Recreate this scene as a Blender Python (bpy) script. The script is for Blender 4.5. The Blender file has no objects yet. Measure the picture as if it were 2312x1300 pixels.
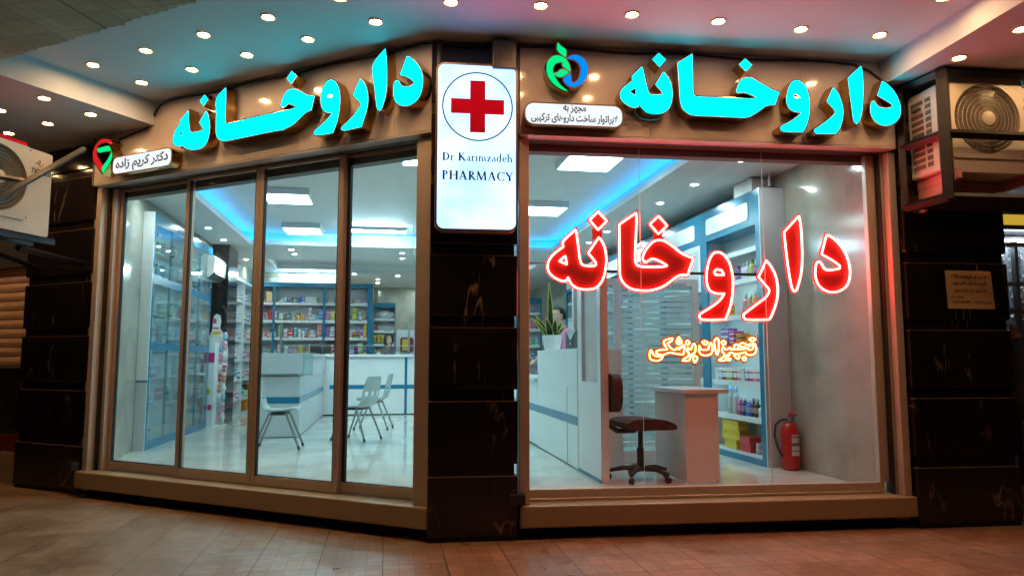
import bpy, bmesh, math, random
from mathutils import Vector, Matrix
from mathutils.geometry import tessellate_polygon
random.seed(11)
SC = bpy.context.scene
COL = SC.collection
# ------------------------------------------------------------------ camera, world, exposure
FPX, CX, CY = 1640.0, 1156.0, 650.0          # focal length and centre in photo pixels
PITCH = math.atan(162 / 1640.0)
EYE = Vector((0, 0, 1.29))
cd = bpy.data.cameras.new('camera')
cam = bpy.data.objects.new('camera', cd)
COL.objects.link(cam)
cd.sensor_width = 36
cd.lens = 36 * FPX / 2312
cd.clip_start = 0.05
cd.clip_end = 500
cam.location = EYE
cam.rotation_euler = (math.pi / 2 + PITCH, 0, 0)
SC.camera = cam
wd = bpy.data.worlds.new('World')
SC.world = wd
wd.use_nodes = True
_nt = wd.node_tree
_bg = next(n for n in _nt.nodes if n.type == 'BACKGROUND')
_sky = _nt.nodes.new('ShaderNodeTexSky')
_sky.sky_type = 'NISHITA'
_sky.sun_disc = False
_sky.sun_elevation = math.radians(-4)
_sky.sun_rotation = math.radians(200)
_nt.links.new(_sky.outputs[0], _bg.inputs[0])
_bg.inputs[1].default_value = 0.05
SC.view_settings.view_transform = 'Standard'
SC.view_settings.look = 'None'
SC.view_settings.exposure = 0
SC.view_settings.gamma = 1
SC.cycles.use_denoising = True
SC.cycles.max_bounces = 10
SC.cycles.transparent_max_bounces = 24
SC.cycles.sample_clamp_indirect = 6
SC.cycles.caustics_reflective = False
SC.cycles.caustics_refractive = False

# lamp strengths
S_DOWN, S_CYAN, S_WHITE, S_NEON, S_PANEL, S_TUBE, S_BLUE = 255, 3.7, 1.08, 80, 18.5, 170, 9
WARM = (1.0, 0.57, 0.24)
COOL = (0.55, 0.98, 1.0)

# ------------------------------------------------------------------ materials
MATS = {}

def _new(name):
    m = bpy.data.materials.new(name)
    m.use_nodes = True
    MATS[name] = m
    nt = m.node_tree
    b = next(n for n in nt.nodes if n.type == 'BSDF_PRINCIPLED')
    return m, nt, b

def N(nt, t, **kw):
    n = nt.nodes.new(t)
    for k, v in kw.items():
        if k in n.inputs:
            n.inputs[k].default_value = v
        else:
            setattr(n, k, v)
    return n

def ramp(nt, stops, interp='LINEAR'):
    r = nt.nodes.new('ShaderNodeValToRGB')
    r.color_ramp.interpolation = interp
    e = r.color_ramp.elements
    while len(e) < len(stops):
        e.new(0.5)
    for i, (p, c) in enumerate(stops):
        e[i].position = p
        e[i].color = (c[0], c[1], c[2], 1) if not isinstance(c, (int, float)) else (c, c, c, 1)
    return r

def plain(name, col, rough=0.5, metal=0.0, var=0.08, scale=6.0, bump=0.0, rvar=0.0, coat=0.0, spec=0.5):
    m, nt, b = _new(name)
    tc = N(nt, 'ShaderNodeTexCoord')
    no = N(nt, 'ShaderNodeTexNoise', Scale=scale, Detail=5.0)
    nt.links.new(tc.outputs['Object'], no.inputs['Vector'])
    lo = [max(0, c * (1 - var)) for c in col]
    hi = [min(1, c * (1 + var)) for c in col]
    r = ramp(nt, [(0.3, lo), (0.7, hi)])
    nt.links.new(no.outputs[0], r.inputs[0])
    nt.links.new(r.outputs[0], b.inputs['Base Color'])
    b.inputs['Roughness'].default_value = rough
    b.inputs['Metallic'].default_value = metal
    b.inputs['Specular IOR Level'].default_value = spec
    b.inputs['Coat Weight'].default_value = coat
    b.inputs['Coat Roughness'].default_value = 0.05
    if rvar:
        r2 = ramp(nt, [(0.3, max(0.02, rough - rvar)), (0.7, rough + rvar)])
        nt.links.new(no.outputs[0], r2.inputs[0])
        nt.links.new(r2.outputs[0], b.inputs['Roughness'])
    if bump:
        n2 = N(nt, 'ShaderNodeTexNoise', Scale=scale * 12, Detail=3.0)
        nt.links.new(tc.outputs['Object'], n2.inputs['Vector'])
        bp = N(nt, 'ShaderNodeBump', Strength=bump, Distance=0.01)
        nt.links.new(n2.outputs[0], bp.inputs['Height'])
        nt.links.new(bp.outputs[0], b.inputs['Normal'])
    return m

def emit(name, col, s, blotch=0.0, scale=5.0, alt=None):
    m, nt, b = _new(name)
    nt.nodes.remove(b)
    e = N(nt, 'ShaderNodeEmission', Strength=s)
    e.inputs[0].default_value = (*col, 1)
    out = next(n for n in nt.nodes if n.type == 'OUTPUT_MATERIAL')
    if blotch:
        tc = N(nt, 'ShaderNodeTexCoord')
        no = N(nt, 'ShaderNodeTexNoise', Scale=scale, Detail=2.0)
        nt.links.new(tc.outputs['Object'], no.inputs['Vector'])
        a = alt or [c * (1 - blotch) for c in col]
        r = ramp(nt, [(0.35, a), (0.65, col)])
        nt.links.new(no.outputs[0], r.inputs[0])
        nt.links.new(r.outputs[0], e.inputs[0])
    nt.links.new(e.outputs[0], out.inputs[0])
    return m

def glass(name, tint=(0.93, 0.97, 0.97), ior=1.5, haze=0.0, gl=1.0):
    m, nt, b = _new(name)
    nt.nodes.remove(b)
    out = next(n for n in nt.nodes if n.type == 'OUTPUT_MATERIAL')
    tr = N(nt, 'ShaderNodeBsdfTransparent')
    tr.inputs[0].default_value = (*tint, 1)
    g = N(nt, 'ShaderNodeBsdfGlossy', Roughness=0.0)
    lw = N(nt, 'ShaderNodeLayerWeight', Blend=0.5)
    pw = N(nt, 'ShaderNodeMath', operation='POWER')
    pw.inputs[1].default_value = 5.0
    nt.links.new(lw.outputs['Facing'], pw.inputs[0])
    mu = N(nt, 'ShaderNodeMath', operation='MULTIPLY_ADD')
    mu.inputs[1].default_value = 0.93 * gl
    mu.inputs[2].default_value = 0.065 * gl
    nt.links.new(pw.outputs[0], mu.inputs[0])
    mx = N(nt, 'ShaderNodeMixShader')
    nt.links.new(mu.outputs[0], mx.inputs[0])
    nt.links.new(tr.outputs[0], mx.inputs[1])
    nt.links.new(g.outputs[0], mx.inputs[2])
    last = mx
    if not haze:
        tc = N(nt, 'ShaderNodeTexCoord')
        no = N(nt, 'ShaderNodeTexNoise', Scale=3.5, Detail=6.0, Distortion=1.5)
        nt.links.new(tc.outputs['Object'], no.inputs['Vector'])
        rs_ = ramp(nt, [(0.45, 0.0), (0.8, 0.045)])
        nt.links.new(no.outputs[0], rs_.inputs[0])
        dd = N(nt, 'ShaderNodeBsdfDiffuse')
        dd.inputs[0].default_value = (0.7, 0.7, 0.68, 1)
        m3 = N(nt, 'ShaderNodeMixShader')
        nt.links.new(rs_.outputs[0], m3.inputs[0])
        nt.links.new(mx.outputs[0], m3.inputs[1])
        nt.links.new(dd.outputs[0], m3.inputs[2])
        last = m3
    if haze:
        d = N(nt, 'ShaderNodeBsdfDiffuse')
        d.inputs[0].default_value = (0.8, 0.85, 0.86, 1)
        t2 = N(nt, 'ShaderNodeBsdfTranslucent')
        t2.inputs[0].default_value = (0.8, 0.85, 0.86, 1)
        m1 = N(nt, 'ShaderNodeMixShader')
        nt.links.new(d.outputs[0], m1.inputs[1])
        nt.links.new(t2.outputs[0], m1.inputs[2])
        m2 = N(nt, 'ShaderNodeMixShader')
        m2.inputs[0].default_value = haze
        nt.links.new(mx.outputs[0], m2.inputs[1])
        nt.links.new(m1.outputs[0], m2.inputs[2])
        last = m2
    nt.links.new(last.outputs[0], out.inputs[0])
    return m

def veined(name, base, vein, rough, sc=2.2, width=0.012, amount=0.5, cloud=None, zs=1.0):
    m, nt, b = _new(name)
    tc = N(nt, 'ShaderNodeTexCoord')
    mp = N(nt, 'ShaderNodeMapping')
    mp.inputs['Rotation'].default_value = (0.5, 0.6, 0.3) if zs == 1.0 else (0.15, 0.2, 0.3)
    mp.inputs['Scale'].default_value = (1, 1, zs)
    nt.links.new(tc.outputs['Object'], mp.inputs['Vector'])
    n1 = N(nt, 'ShaderNodeTexNoise', Scale=sc * .62, Detail=4.0, Roughness=0.5, Distortion=0.35)
    nt.links.new(mp.outputs[0], n1.inputs['Vector'])
    r1 = ramp(nt, [(0.5 - width, 0.0), (0.5, 1.0), (0.5 + width, 0.0)])
    nt.links.new(n1.outputs[0], r1.inputs[0])
    n2 = N(nt, 'ShaderNodeTexNoise', Scale=sc * 0.9, Detail=3.0)
    nt.links.new(tc.outputs['Object'], n2.inputs['Vector'])
    r2 = ramp(nt, [(0.50, 0.0), (0.68, amount)])
    nt.links.new(n2.outputs[0], r2.inputs[0])
    mu = N(nt, 'ShaderNodeMath', operation='MULTIPLY')
    nt.links.new(r1.outputs[0], mu.inputs[0])
    nt.links.new(r2.outputs[0], mu.inputs[1])
    n3 = N(nt, 'ShaderNodeTexNoise', Scale=sc * 2.0, Detail=6.0)
    nt.links.new(mp.outputs[0], n3.inputs['Vector'])
    c2 = cloud or [c * 1.5 for c in base]
    r3 = ramp(nt, [(0.3, base), (0.75, c2)])
    nt.links.new(n3.outputs[0], r3.inputs[0])
    mx = N(nt, 'ShaderNodeMix', data_type='RGBA')
    nt.links.new(mu.outputs[0], mx.inputs[0])
    nt.links.new(r3.outputs[0], mx.inputs[6])
    mx.inputs[7].default_value = (*vein, 1)
    nt.links.new(mx.outputs[2], b.inputs['Base Color'])
    b.inputs['Roughness'].default_value = rough
    return m

CANG = math.atan2(0.17, 0.985)

def tiled(name, c1, c2, mortar, size, rough, gap=0.004, small=0.0, rvar=0.1, bump=0.15, smallamt=0.12, rot=CANG, grain=0.0, mottle=0.3):
    m, nt, b = _new(name)
    tc = N(nt, 'ShaderNodeTexCoord')
    mp = N(nt, 'ShaderNodeMapping')
    mp.inputs['Rotation'].default_value = (0, 0, -rot)
    nt.links.new(tc.outputs['Object'], mp.inputs['Vector'])
    br = N(nt, 'ShaderNodeTexBrick', offset=0.0)
    br.inputs['Scale'].default_value = 1.0
    br.inputs['Brick Width'].default_value = size
    br.inputs['Row Height'].default_value = size
    br.inputs['Mortar Size'].default_value = gap
    br.inputs['Color1'].default_value = (*c1, 1)
    br.inputs['Color2'].default_value = (*c2, 1)
    br.inputs['Mortar'].default_value = (*mortar, 1)
    nt.links.new(mp.outputs[0], br.inputs['Vector'])
    no = N(nt, 'ShaderNodeTexNoise', Scale=1.7, Detail=8.0, Roughness=0.62, Distortion=0.3)
    nt.links.new(mp.outputs[0], no.inputs['Vector'])
    r = ramp(nt, [(0.28, 1 - mottle), (0.72, 1.12)])
    nt.links.new(no.outputs[0], r.inputs[0])
    mx = N(nt, 'ShaderNodeMix', data_type='RGBA', blend_type='MULTIPLY')
    mx.inputs[0].default_value = 1.0
    nt.links.new(br.outputs[0], mx.inputs[6])
    nt.links.new(r.outputs[0], mx.inputs[7])
    g = N(nt, 'ShaderNodeTexNoise', Scale=38.0, Detail=6.0, Roughness=0.7)
    nt.links.new(mp.outputs[0], g.inputs['Vector'])
    rg = ramp(nt, [(0.25, 1 - grain), (0.5, 1.0), (0.75, 1 + grain)])
    nt.links.new(g.outputs[0], rg.inputs[0])
    mg = N(nt, 'ShaderNodeMix', data_type='RGBA', blend_type='MULTIPLY')
    mg.inputs[0].default_value = 1.0
    nt.links.new(mx.outputs[2], mg.inputs[6])
    nt.links.new(rg.outputs[0], mg.inputs[7])
    col = mg.outputs[2]
    rr = ramp(nt, [(0.35, max(0.03, rough - rvar)), (0.65, rough + rvar)])
    nt.links.new(no.outputs[0], rr.inputs[0])
    rough_out = rr.outputs[0]
    if small:
        b2 = N(nt, 'ShaderNodeTexBrick', offset=0.0)
        b2.inputs['Scale'].default_value = 1.0
        b2.inputs['Brick Width'].default_value = small
        b2.inputs['Row Height'].default_value = small
        b2.inputs['Mortar Size'].default_value = 0.0028
        b2.inputs['Color1'].default_value = (1 - smallamt, 1 - smallamt, 1 - smallamt, 1)
        b2.inputs['Color2'].default_value = (1 + smallamt, 1 + smallamt, 1 + smallamt, 1)
        b2.inputs['Mortar'].default_value = (0.55, 0.53, 0.50, 1)
        nt.links.new(mp.outputs[0], b2.inputs['Vector'])
        m2 = N(nt, 'ShaderNodeMix', data_type='RGBA', blend_type='MULTIPLY')
        m2.inputs[0].default_value = 1.0
        nt.links.new(col, m2.inputs[6])
        nt.links.new(b2.outputs[0], m2.inputs[7])
        col = m2.outputs[2]
        wn = N(nt, 'ShaderNodeTexWhiteNoise', noise_dimensions='2D')
        sn = N(nt, 'ShaderNodeVectorMath', operation='SNAP')
        sn.inputs[1].default_value = (small, small, small)
        nt.links.new(mp.outputs[0], sn.inputs[0])
        nt.links.new(sn.outputs[0], wn.inputs['Vector'])
        r5 = ramp(nt, [(0.3, 0.0), (1.0, 0.07)])
        nt.links.new(wn.outputs[0], r5.inputs[0])
        sb = N(nt, 'ShaderNodeMath', operation='SUBTRACT')
        nt.links.new(rough_out, sb.inputs[0])
        nt.links.new(r5.outputs[0], sb.inputs[1])
        rough_out = sb.outputs[0]
    nt.links.new(col, b.inputs['Base Color'])
    nt.links.new(rough_out, b.inputs['Roughness'])
    if bump:
        bp = N(nt, 'ShaderNodeBump', Strength=bump, Distance=0.004)
        nt.links.new(br.outputs[1], bp.inputs['Height'])
        bp.invert = True
        nt.links.new(bp.outputs[0], b.inputs['Normal'])
    return m

def banded(name, stops, rough=0.45, axis=2, spots=0.0):
    """printed packaging: hard colour bands up the object's own height, with small printed flecks"""
    if name in MATS:
        return MATS[name]
    m, nt, b = _new(name)
    tc = N(nt, 'ShaderNodeTexCoord')
    sp = N(nt, 'ShaderNodeSeparateXYZ')
    nt.links.new(tc.outputs['Generated'], sp.inputs[0])
    r = ramp(nt, stops, 'CONSTANT')
    nt.links.new(sp.outputs[axis], r.inputs[0])
    no = N(nt, 'ShaderNodeTexNoise', Scale=9.0, Detail=2.0)
    nt.links.new(tc.outputs['Generated'], no.inputs['Vector'])
    r2 = ramp(nt, [(0.60, 1.0), (0.62, 0.45 if spots else 0.85)])
    nt.links.new(no.outputs[0], r2.inputs[0])
    mx = N(nt, 'ShaderNodeMix', data_type='RGBA', blend_type='MULTIPLY')
    mx.inputs[0].default_value = 1.0
    nt.links.new(r.outputs[0], mx.inputs[6])
    nt.links.new(r2.outputs[0], mx.inputs[7])
    nt.links.new(mx.outputs[2], b.inputs['Base Color'])
    b.inputs['Roughness'].default_value = rough
    return m

M = {}
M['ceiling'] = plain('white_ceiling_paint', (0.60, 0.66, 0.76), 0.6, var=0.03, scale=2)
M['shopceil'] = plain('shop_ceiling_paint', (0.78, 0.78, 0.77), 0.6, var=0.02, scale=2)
M['fascia'] = plain('cream_composite_panel', (0.62, 0.535, 0.50), 0.13, var=0.03, scale=1.5, coat=0.3)
M['black'] = veined('black_marble', (0.009, 0.0065, 0.0075), (0.30, 0.21, 0.15), 0.10, 3.2, 0.0060, 0.8, None, 0.34)
M['joint'] = plain('ground_edge_lit_tone', (0.20, 0.13, 0.085), 0.6)
M['darkstone'] = plain('dark_plinth_stone', (0.012, 0.010, 0.010), 0.7)
M['sill'] = veined('beige_sill_stone', (0.34, 0.24, 0.14), (0.42, 0.32, 0.2), 0.35, 1.6, 0.05, 0.4, (0.36, 0.26, 0.16))
M['wallmarble'] = veined('beige_wall_marble', (0.25, 0.245, 0.205), (0.38, 0.37, 0.32), 0.13, 1.3, 0.05, 0.5, (0.41, 0.39, 0.32))
M['pave'] = tiled('pavement_tiles', (0.25, 0.158, 0.096), (0.28, 0.176, 0.107), (0.06, 0.04, 0.03), 0.40, 0.46, 0.004, 0.10, 0.13, 0.3, 0.14, grain=0.26, mottle=0.16)
M['floor'] = tiled('polished_floor_tiles', (0.68, 0.67, 0.61), (0.71, 0.69, 0.63), (0.5, 0.49, 0.44), 0.8, 0.08, 0.003, 0, 0.04, 0.05)
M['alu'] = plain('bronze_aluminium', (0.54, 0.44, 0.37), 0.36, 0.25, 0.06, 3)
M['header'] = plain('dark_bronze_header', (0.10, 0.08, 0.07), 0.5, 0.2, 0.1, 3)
M['rubber'] = plain('black_gasket_and_shade', (0.012, 0.012, 0.014), 0.5)
M['gold'] = plain('polished_gold_steel', (0.50, 0.31, 0.11), 0.11, 1.0, 0.10, 4)
M['goldrim'] = plain('brushed_gold_rim', (0.16, 0.11, 0.075), 0.4, 0.6, 0.05, 4)
M['glass'] = glass('window_glass')
M['glassin'] = glass('cabinet_glass', (0.86, 0.95, 0.96), 1.5, 0.05)
M['frost'] = glass('frosted_glass', (0.8, 0.9, 0.9), 1.4, 0.62)
M['lam'] = plain('white_laminate', (0.72, 0.74, 0.75), 0.28, var=0.02)
M['lamgrey'] = plain('pale_grey_laminate', (0.52, 0.55, 0.58), 0.35, var=0.03)
M['blue'] = plain('petrol_blue_laminate', (0.012, 0.17, 0.30), 0.22, var=0.05)
M['steel'] = plain('grey_steel_tube', (0.30, 0.33, 0.34), 0.3, 0.7, 0.05)
M['shell'] = plain('grey_plastic_shell', (0.40, 0.45, 0.45), 0.25, var=0.03)
M['brown'] = plain('brown_upholstery', (0.07, 0.035, 0.025), 0.85, var=0.25, scale=30, bump=0.3)
M['blackpl'] = plain('black_plastic', (0.018, 0.016, 0.016), 0.38, var=0.15)
M['greypl'] = plain('dark_grey_plastic', (0.06, 0.065, 0.075), 0.3)
M['cone'] = plain('glow_tinted_ring', (0.72, 0.42, 0.14), 0.35, var=0.02)  # trim ring tinted yellow to stand for the lamp's glow halo
M['whitepl'] = plain('white_plastic', (0.72, 0.72, 0.70), 0.32, var=0.03)
M['acwhite'] = plain('off_white_casing', (0.62, 0.56, 0.50), 0.38, var=0.05, scale=3)
M['acgrille'] = plain('cream_wire_guard', (0.42, 0.36, 0.29), 0.4)
M['acdark'] = plain('dark_fan_cavity', (0.10, 0.085, 0.065), 0.7)
M['cage'] = plain('black_painted_steel', (0.012, 0.011, 0.012), 0.36, 0.2, 0.3, 9)
M['redlit_metal'] = plain('red_lit_bracket', (0.55, 0.22, 0.20), 0.5)  # white bracket with the neon's red light put into its colour
M['speaker'] = plain('grey_metal_box', (0.06, 0.055, 0.06), 0.4, 0.3)
M['cable'] = plain('black_cable', (0.015, 0.013, 0.013), 0.5)
M['wire'] = plain('pale_wire', (0.7, 0.72, 0.75), 0.4)
M['redplate'] = plain('red_acrylic_backing', (0.12, 0.0010, 0.0008), 0.6, var=0.02)
M['orangeplate'] = plain('orange_acrylic_backing', (0.40, 0.085, 0.004), 0.4, var=0.02)
M['cross'] = plain('printed_red', (0.50, 0.0, 0.022), 0.8, var=0.02, spec=0.1)
M['navy'] = plain('printed_navy', (0.004, 0.010, 0.035), 0.6, var=0.02)
M['ink'] = plain('printed_black', (0.012, 0.010, 0.010), 0.7)
M['paper'] = plain('notice_paper', (0.62, 0.44, 0.22), 0.75, var=0.05)
M['red'] = plain('extinguisher_red', (0.42, 0.012, 0.012), 0.28, var=0.08)
M['darkred'] = plain('dark_red_frame', (0.16, 0.012, 0.015), 0.4)
M['leaf'] = banded('snake_plant_leaf', [(0.0, (0.03, 0.07, 0.02)), (0.25, (0.02, 0.05, 0.02)), (0.45, (0.05, 0.09, 0.03)), (0.62, (0.02, 0.05, 0.02)), (0.8, (0.05, 0.08, 0.03))], 0.4)
M['leafedge'] = plain('yellow_leaf_margin', (0.42, 0.42, 0.10), 0.45)
M['skin'] = plain('skin', (0.55, 0.33, 0.24), 0.5, var=0.08, scale=12)
M['hair'] = plain('dark_hair', (0.02, 0.014, 0.012), 0.55, var=0.3, scale=40)
M['coat'] = plain('white_coat_cloth', (0.72, 0.76, 0.78), 0.8, var=0.04, scale=8)
M['blackcloth'] = plain('black_cloth', (0.016, 0.016, 0.02), 0.85, var=0.2)
M['pink'] = plain('pink_shirt_cloth', (0.55, 0.17, 0.34), 0.8, var=0.08)
M['trousers'] = plain('dark_trousers', (0.03, 0.035, 0.05), 0.8)
M['scarf'] = veined('grey_patterned_scarf', (0.06, 0.06, 0.065), (0.30, 0.30, 0.24), 0.85, 9, 0.12, 1.0, (0.16, 0.11, 0.16))
M['eyewhite'] = plain('eye_white', (0.75, 0.75, 0.73), 0.2)
M['pupil'] = plain('eye_pupil', (0.02, 0.012, 0.01), 0.15)
M['lip'] = plain('lips', (0.42, 0.14, 0.13), 0.45)
M['shutter'] = plain('bronze_shutter', (0.74, 0.50, 0.36), 0.45, 0.0, 0.08)
M['silver'] = plain('silver_film', (0.5, 0.52, 0.55), 0.15, 0.8, 0.2, 9, 0.8)
M['cardboard'] = plain('cardboard', (0.36, 0.25, 0.15), 0.8)
M['yellowpl'] = plain('yellow_plastic', (0.62, 0.42, 0.03), 0.4)
M['orangepl'] = plain('orange_plastic', (0.70, 0.25, 0.02), 0.4)
M['magenta'] = plain('magenta_print', (0.50, 0.03, 0.18), 0.5)
M['greenprint'] = plain('lime_print', (0.40, 0.50, 0.05), 0.5)
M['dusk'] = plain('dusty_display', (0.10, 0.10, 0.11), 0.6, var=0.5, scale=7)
M['brick'] = tiled('grey_brick_soffit', (0.50, 0.47, 0.36), (0.42, 0.40, 0.30), (0.30, 0.28, 0.22), 0.21, 0.85, 0.004, 0, 0.05, 0.3, rot=math.atan2(-0.98, -0.195))
M['e_down'] = emit('warm_lamp_glow', WARM, S_DOWN)
M['e_cyan'] = emit('cyan_letter_face', (0.0, 0.86, 0.95), S_CYAN, 0.10, 4)
M['e_white'] = emit('white_sign_face', (0.88, 0.94, 1.0), S_WHITE, 0.05)
M['e_box'] = emit('lightbox_face', (0.42, 0.70, 1.12), 2.5, 0.2, 3.2, (0.26, 0.46, 0.90))
M['e_neon'] = emit('red_neon_glow', (1.0, 0.040, 0.032), S_NEON)
M['e_amber'] = emit('amber_neon_glow', (1.0, 0.52, 0.15), 9)
M['e_panel'] = emit('cool_panel_glow', COOL, S_PANEL)
M['e_tube'] = emit('cool_tube_glow', (0.60, 0.95, 1.05), S_TUBE)
M['e_spot'] = emit('cool_spot_glow', (0.8, 1.0, 0.98), 620)
M['e_blue'] = emit('blue_strip_glow', (0.0, 0.36, 1.0), S_BLUE)
M['e_green'] = emit('green_logo_face', (0.0, 0.72, 0.20), 1.3)
M['e_logoblue'] = emit('blue_logo_face', (0.0, 0.26, 1.0), 1.1)
M['e_logored'] = emit('red_logo_face', (0.85, 0.02, 0.02), 0.8)
M['e_shelf'] = emit('shelf_strip_glow', COOL, 9)
M['e_yellow'] = emit('yellow_sign_glow', (1.0, 0.62, 0.06), 0.55)
M['e_nextdoor'] = emit('next_shop_tube', (0.75, 0.9, 1.0), 30)

# ------------------------------------------------------------------ frames
class Frame:
    def __init__(s, o, ex, ey):
        s.o, s.ex, s.ey = Vector(o), Vector(ex).normalized(), Vector(ey).normalized()
    def p(s, x, y, z):
        return s.o + s.ex * x + s.ey * y + Vector((0, 0, z))

W0 = Frame((0, 0, 0), (1, 0, 0), (0, 1, 0))
FL = Frame((-.602, 5.294, 0), (.899, -.438, 0), (-.438, -.899, 0))     # left facade: x right, y out to the street
FR = Frame((.061, 5.357, 0), (.9925, .1219, 0), (.1219, -.9925, 0))    # right facade
FP = Frame((-.602, 5.285, 0), (.9925, .1219, 0), (.1219, -.9925, 0))   # central pillar front
_c = Vector((.985, .17, 0)).normalized()
_w = Vector((-_c.y, _c.x, 0))
FI = Frame((0, 0, 0), _c, _w)        # shop interior: a across, b into the shop
FB = Frame((0, 0, 0), _c, -_w)       # units facing the street (y = -b)
FRT = Frame((0, 0, 0), _w, -_c)      # units on the right wall (x = b, y = -a)
FLT = Frame((0, 0, 0), _w, _c)       # units on the left wall (x = b, y = a)
FZ = 0.24                            # shop floor level

def ray(u, v):
    x, y = (u - CX) / FPX, (CY - v) / FPX
    c, s = math.cos(PITCH), math.sin(PITCH)
    return Vector((x, c - y * s, s + y * c))
def on_z(u, v, z):
    d = ray(u, v)
    return EYE + d * ((z - EYE.z) / d.z)
def on_plane(F, u, v, n):
    """photo point -> (x, z) in the plane y = n of a frame (used to measure outlines)"""
    d = ray(u, v)
    t = (F.o + F.ey * n - EYE).dot(F.ey) / d.dot(F.ey)
    p = EYE + d * t
    return ((p - F.o).dot(F.ex), p.z)
def in_frame(F, p):
    q = p - F.o
    return q.dot(F.ex), q.dot(F.ey), p.z

# ------------------------------------------------------------------ objects
WL = {}

def setp(o, label=None, cat=None, group=None, kind=None):
    if label: o['label'] = label
    if cat: o['category'] = cat
    if group: o['group'] = group
    if kind: o['kind'] = kind
    return o

def thing(name, label, cat, loc, group=None):
    o = bpy.data.objects.new(name, None)
    COL.objects.link(o)
    o.empty_display_size = 0.1
    o.location = loc
    WL[o] = Vector(loc)
    return setp(o, label, cat, group)

class MB:
    def __init__(s):
        s.bm = bmesh.new()
    def box(s, F, x0, x1, y0, y1, z0, z1, bev=0.0, seg=2):
        vs = [s.bm.verts.new(F.p(x, y, z)) for z in (z0, z1) for y in (y0, y1) for x in (x0, x1)]
        fs = [s.bm.faces.new([vs[i] for i in q]) for q in ((0, 1, 3, 2), (4, 6, 7, 5), (0, 4, 5, 1), (2, 3, 7, 6), (0, 2, 6, 4), (1, 5, 7, 3))]
        if bev:
            es = list({e for f in fs for e in f.edges})
            bmesh.ops.bevel(s.bm, geom=es, offset=bev, segments=seg, affect='EDGES', profile=0.5)
        return s
    def ring(s, c, ax, r, n, ph=0.0):
        ax = Vector(ax).normalized()
        t = Vector((0, 0, 1)) if abs(ax.z) < 0.9 else Vector((1, 0, 0))
        u = ax.cross(t).normalized()
        w = ax.cross(u)
        return [s.bm.verts.new(Vector(c) + u * (r * math.cos(ph + 2 * math.pi * k / n)) + w * (r * math.sin(ph + 2 * math.pi * k / n))) for k in range(n)]
    def loft(s, rings, cap=True):
        for a, b in zip(rings, rings[1:]):
            n = len(a)
            for k in range(n):
                s.bm.faces.new((a[k], a[(k + 1) % n], b[(k + 1) % n], b[k]))
        if cap:
            s.bm.faces.new(rings[0])
            s.bm.faces.new(list(reversed(rings[-1])))
    def lathe(s, c, prof, n=16, ax=(0, 0, 1)):
        ax = Vector(ax).normalized()
        s.loft([s.ring(Vector(c) + ax * h, ax, max(r, 1e-4), n) for r, h in prof])
        return s
    def tube(s, pts, r, n=8, closed=False, rs=None):
        pts = [Vector(p) for p in pts]
        rings = []
        m = len(pts)
        prev = None
        for i, p in enumerate(pts):
            if closed:
                d = (pts[(i + 1) % m] - pts[i - 1])
            else:
                d = pts[min(i + 1, m - 1)] - pts[max(i - 1, 0)]
            d = d.normalized() if d.length > 1e-9 else Vector((0, 0, 1))
            if prev is None:
                t = Vector((0, 0, 1)) if abs(d.z) < 0.9 else Vector((1, 0, 0))
                u = d.cross(t).normalized()
            else:
                u = (prev - d * prev.dot(d))
                u = u.normalized() if u.length > 1e-6 else d.orthogonal().normalized()
            prev = u
            w = d.cross(u)
            rr = rs[i] if rs else r
            rings.append([s.bm.verts.new(p + u * (rr * math.cos(2 * math.pi * k / n)) + w * (rr * math.sin(2 * math.pi * k / n))) for k in range(n)])
        if closed:
            a, b = rings[-1], rings[0]
            best = min(range(n), key=lambda q: sum((a[k].co - b[(k + q) % n].co).length for k in range(n)))
            s.loft(rings, cap=False)
            for k in range(n):
                s.bm.faces.new((a[k], a[(k + 1) % n], b[(k + 1 + best) % n], b[(k + best) % n]))
        else:
            s.loft(rings)
        return s
    def prism(s, F, loops, y0, y1, cap0=True, cap1=True):
        """loops: outer + holes of (x, z) points in the frame's plane, extruded from y0 to y1"""
        allp = [p for l in loops for p in l]
        tris = tessellate_polygon([[Vector((x, z, 0)) for x, z in l] for l in loops])
        A = [s.bm.verts.new(F.p(x, y0, z)) for x, z in allp]
        if y1 is None:
            for t in tris:
                try: s.bm.faces.new([A[i] for i in t])
                except ValueError: pass
            return s
        B = [s.bm.verts.new(F.p(x, y1, z)) for x, z in allp]
        for t in tris:
            for on, V in ((cap0, A), (cap1, B)):
                if on:
                    try: s.bm.faces.new([V[i] for i in t])
                    except ValueError: pass
        k = 0
        for l in loops:
            m = len(l)
            for i in range(m):
                j = (i + 1) % m
                s.bm.faces.new((A[k + i], A[k + j], B[k + j], B[k + i]))
            k += m
        return s
    def plate(s, F, loops, z0, z1):
        """horizontal slab from (x, y) loops in the frame"""
        G = loops
        tris = tessellate_polygon([[Vector((x, y, 0)) for x, y in l] for l in G])
        allp = [p for l in G for p in l]
        A = [s.bm.verts.new(F.p(x, y, z0)) for x, y in allp]
        B = [s.bm.verts.new(F.p(x, y, z1)) for x, y in allp]
        for t in tris:
            s.bm.faces.new([A[i] for i in t])
            s.bm.faces.new([B[i] for i in t])
        k = 0
        for l in G:
            m = len(l)
            for i in range(m):
                j = (i + 1) % m
                s.bm.faces.new((A[k + i], A[k + j], B[k + j], B[k + i]))
            k += m
        return s
    def ell(s, c, r, nu=16, nv=10, F=W0):
        rings = []
        for i in range(1, nv):
            th = math.pi * i / nv
            rings.append([s.bm.verts.new(F.p(c[0] + r[0] * math.sin(th) * math.cos(2 * math.pi * k / nu), c[1] + r[1] * math.sin(th) * math.sin(2 * math.pi * k / nu), c[2] + r[2] * math.cos(th))) for k in range(nu)])
        s.loft(rings)
        return s
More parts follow.
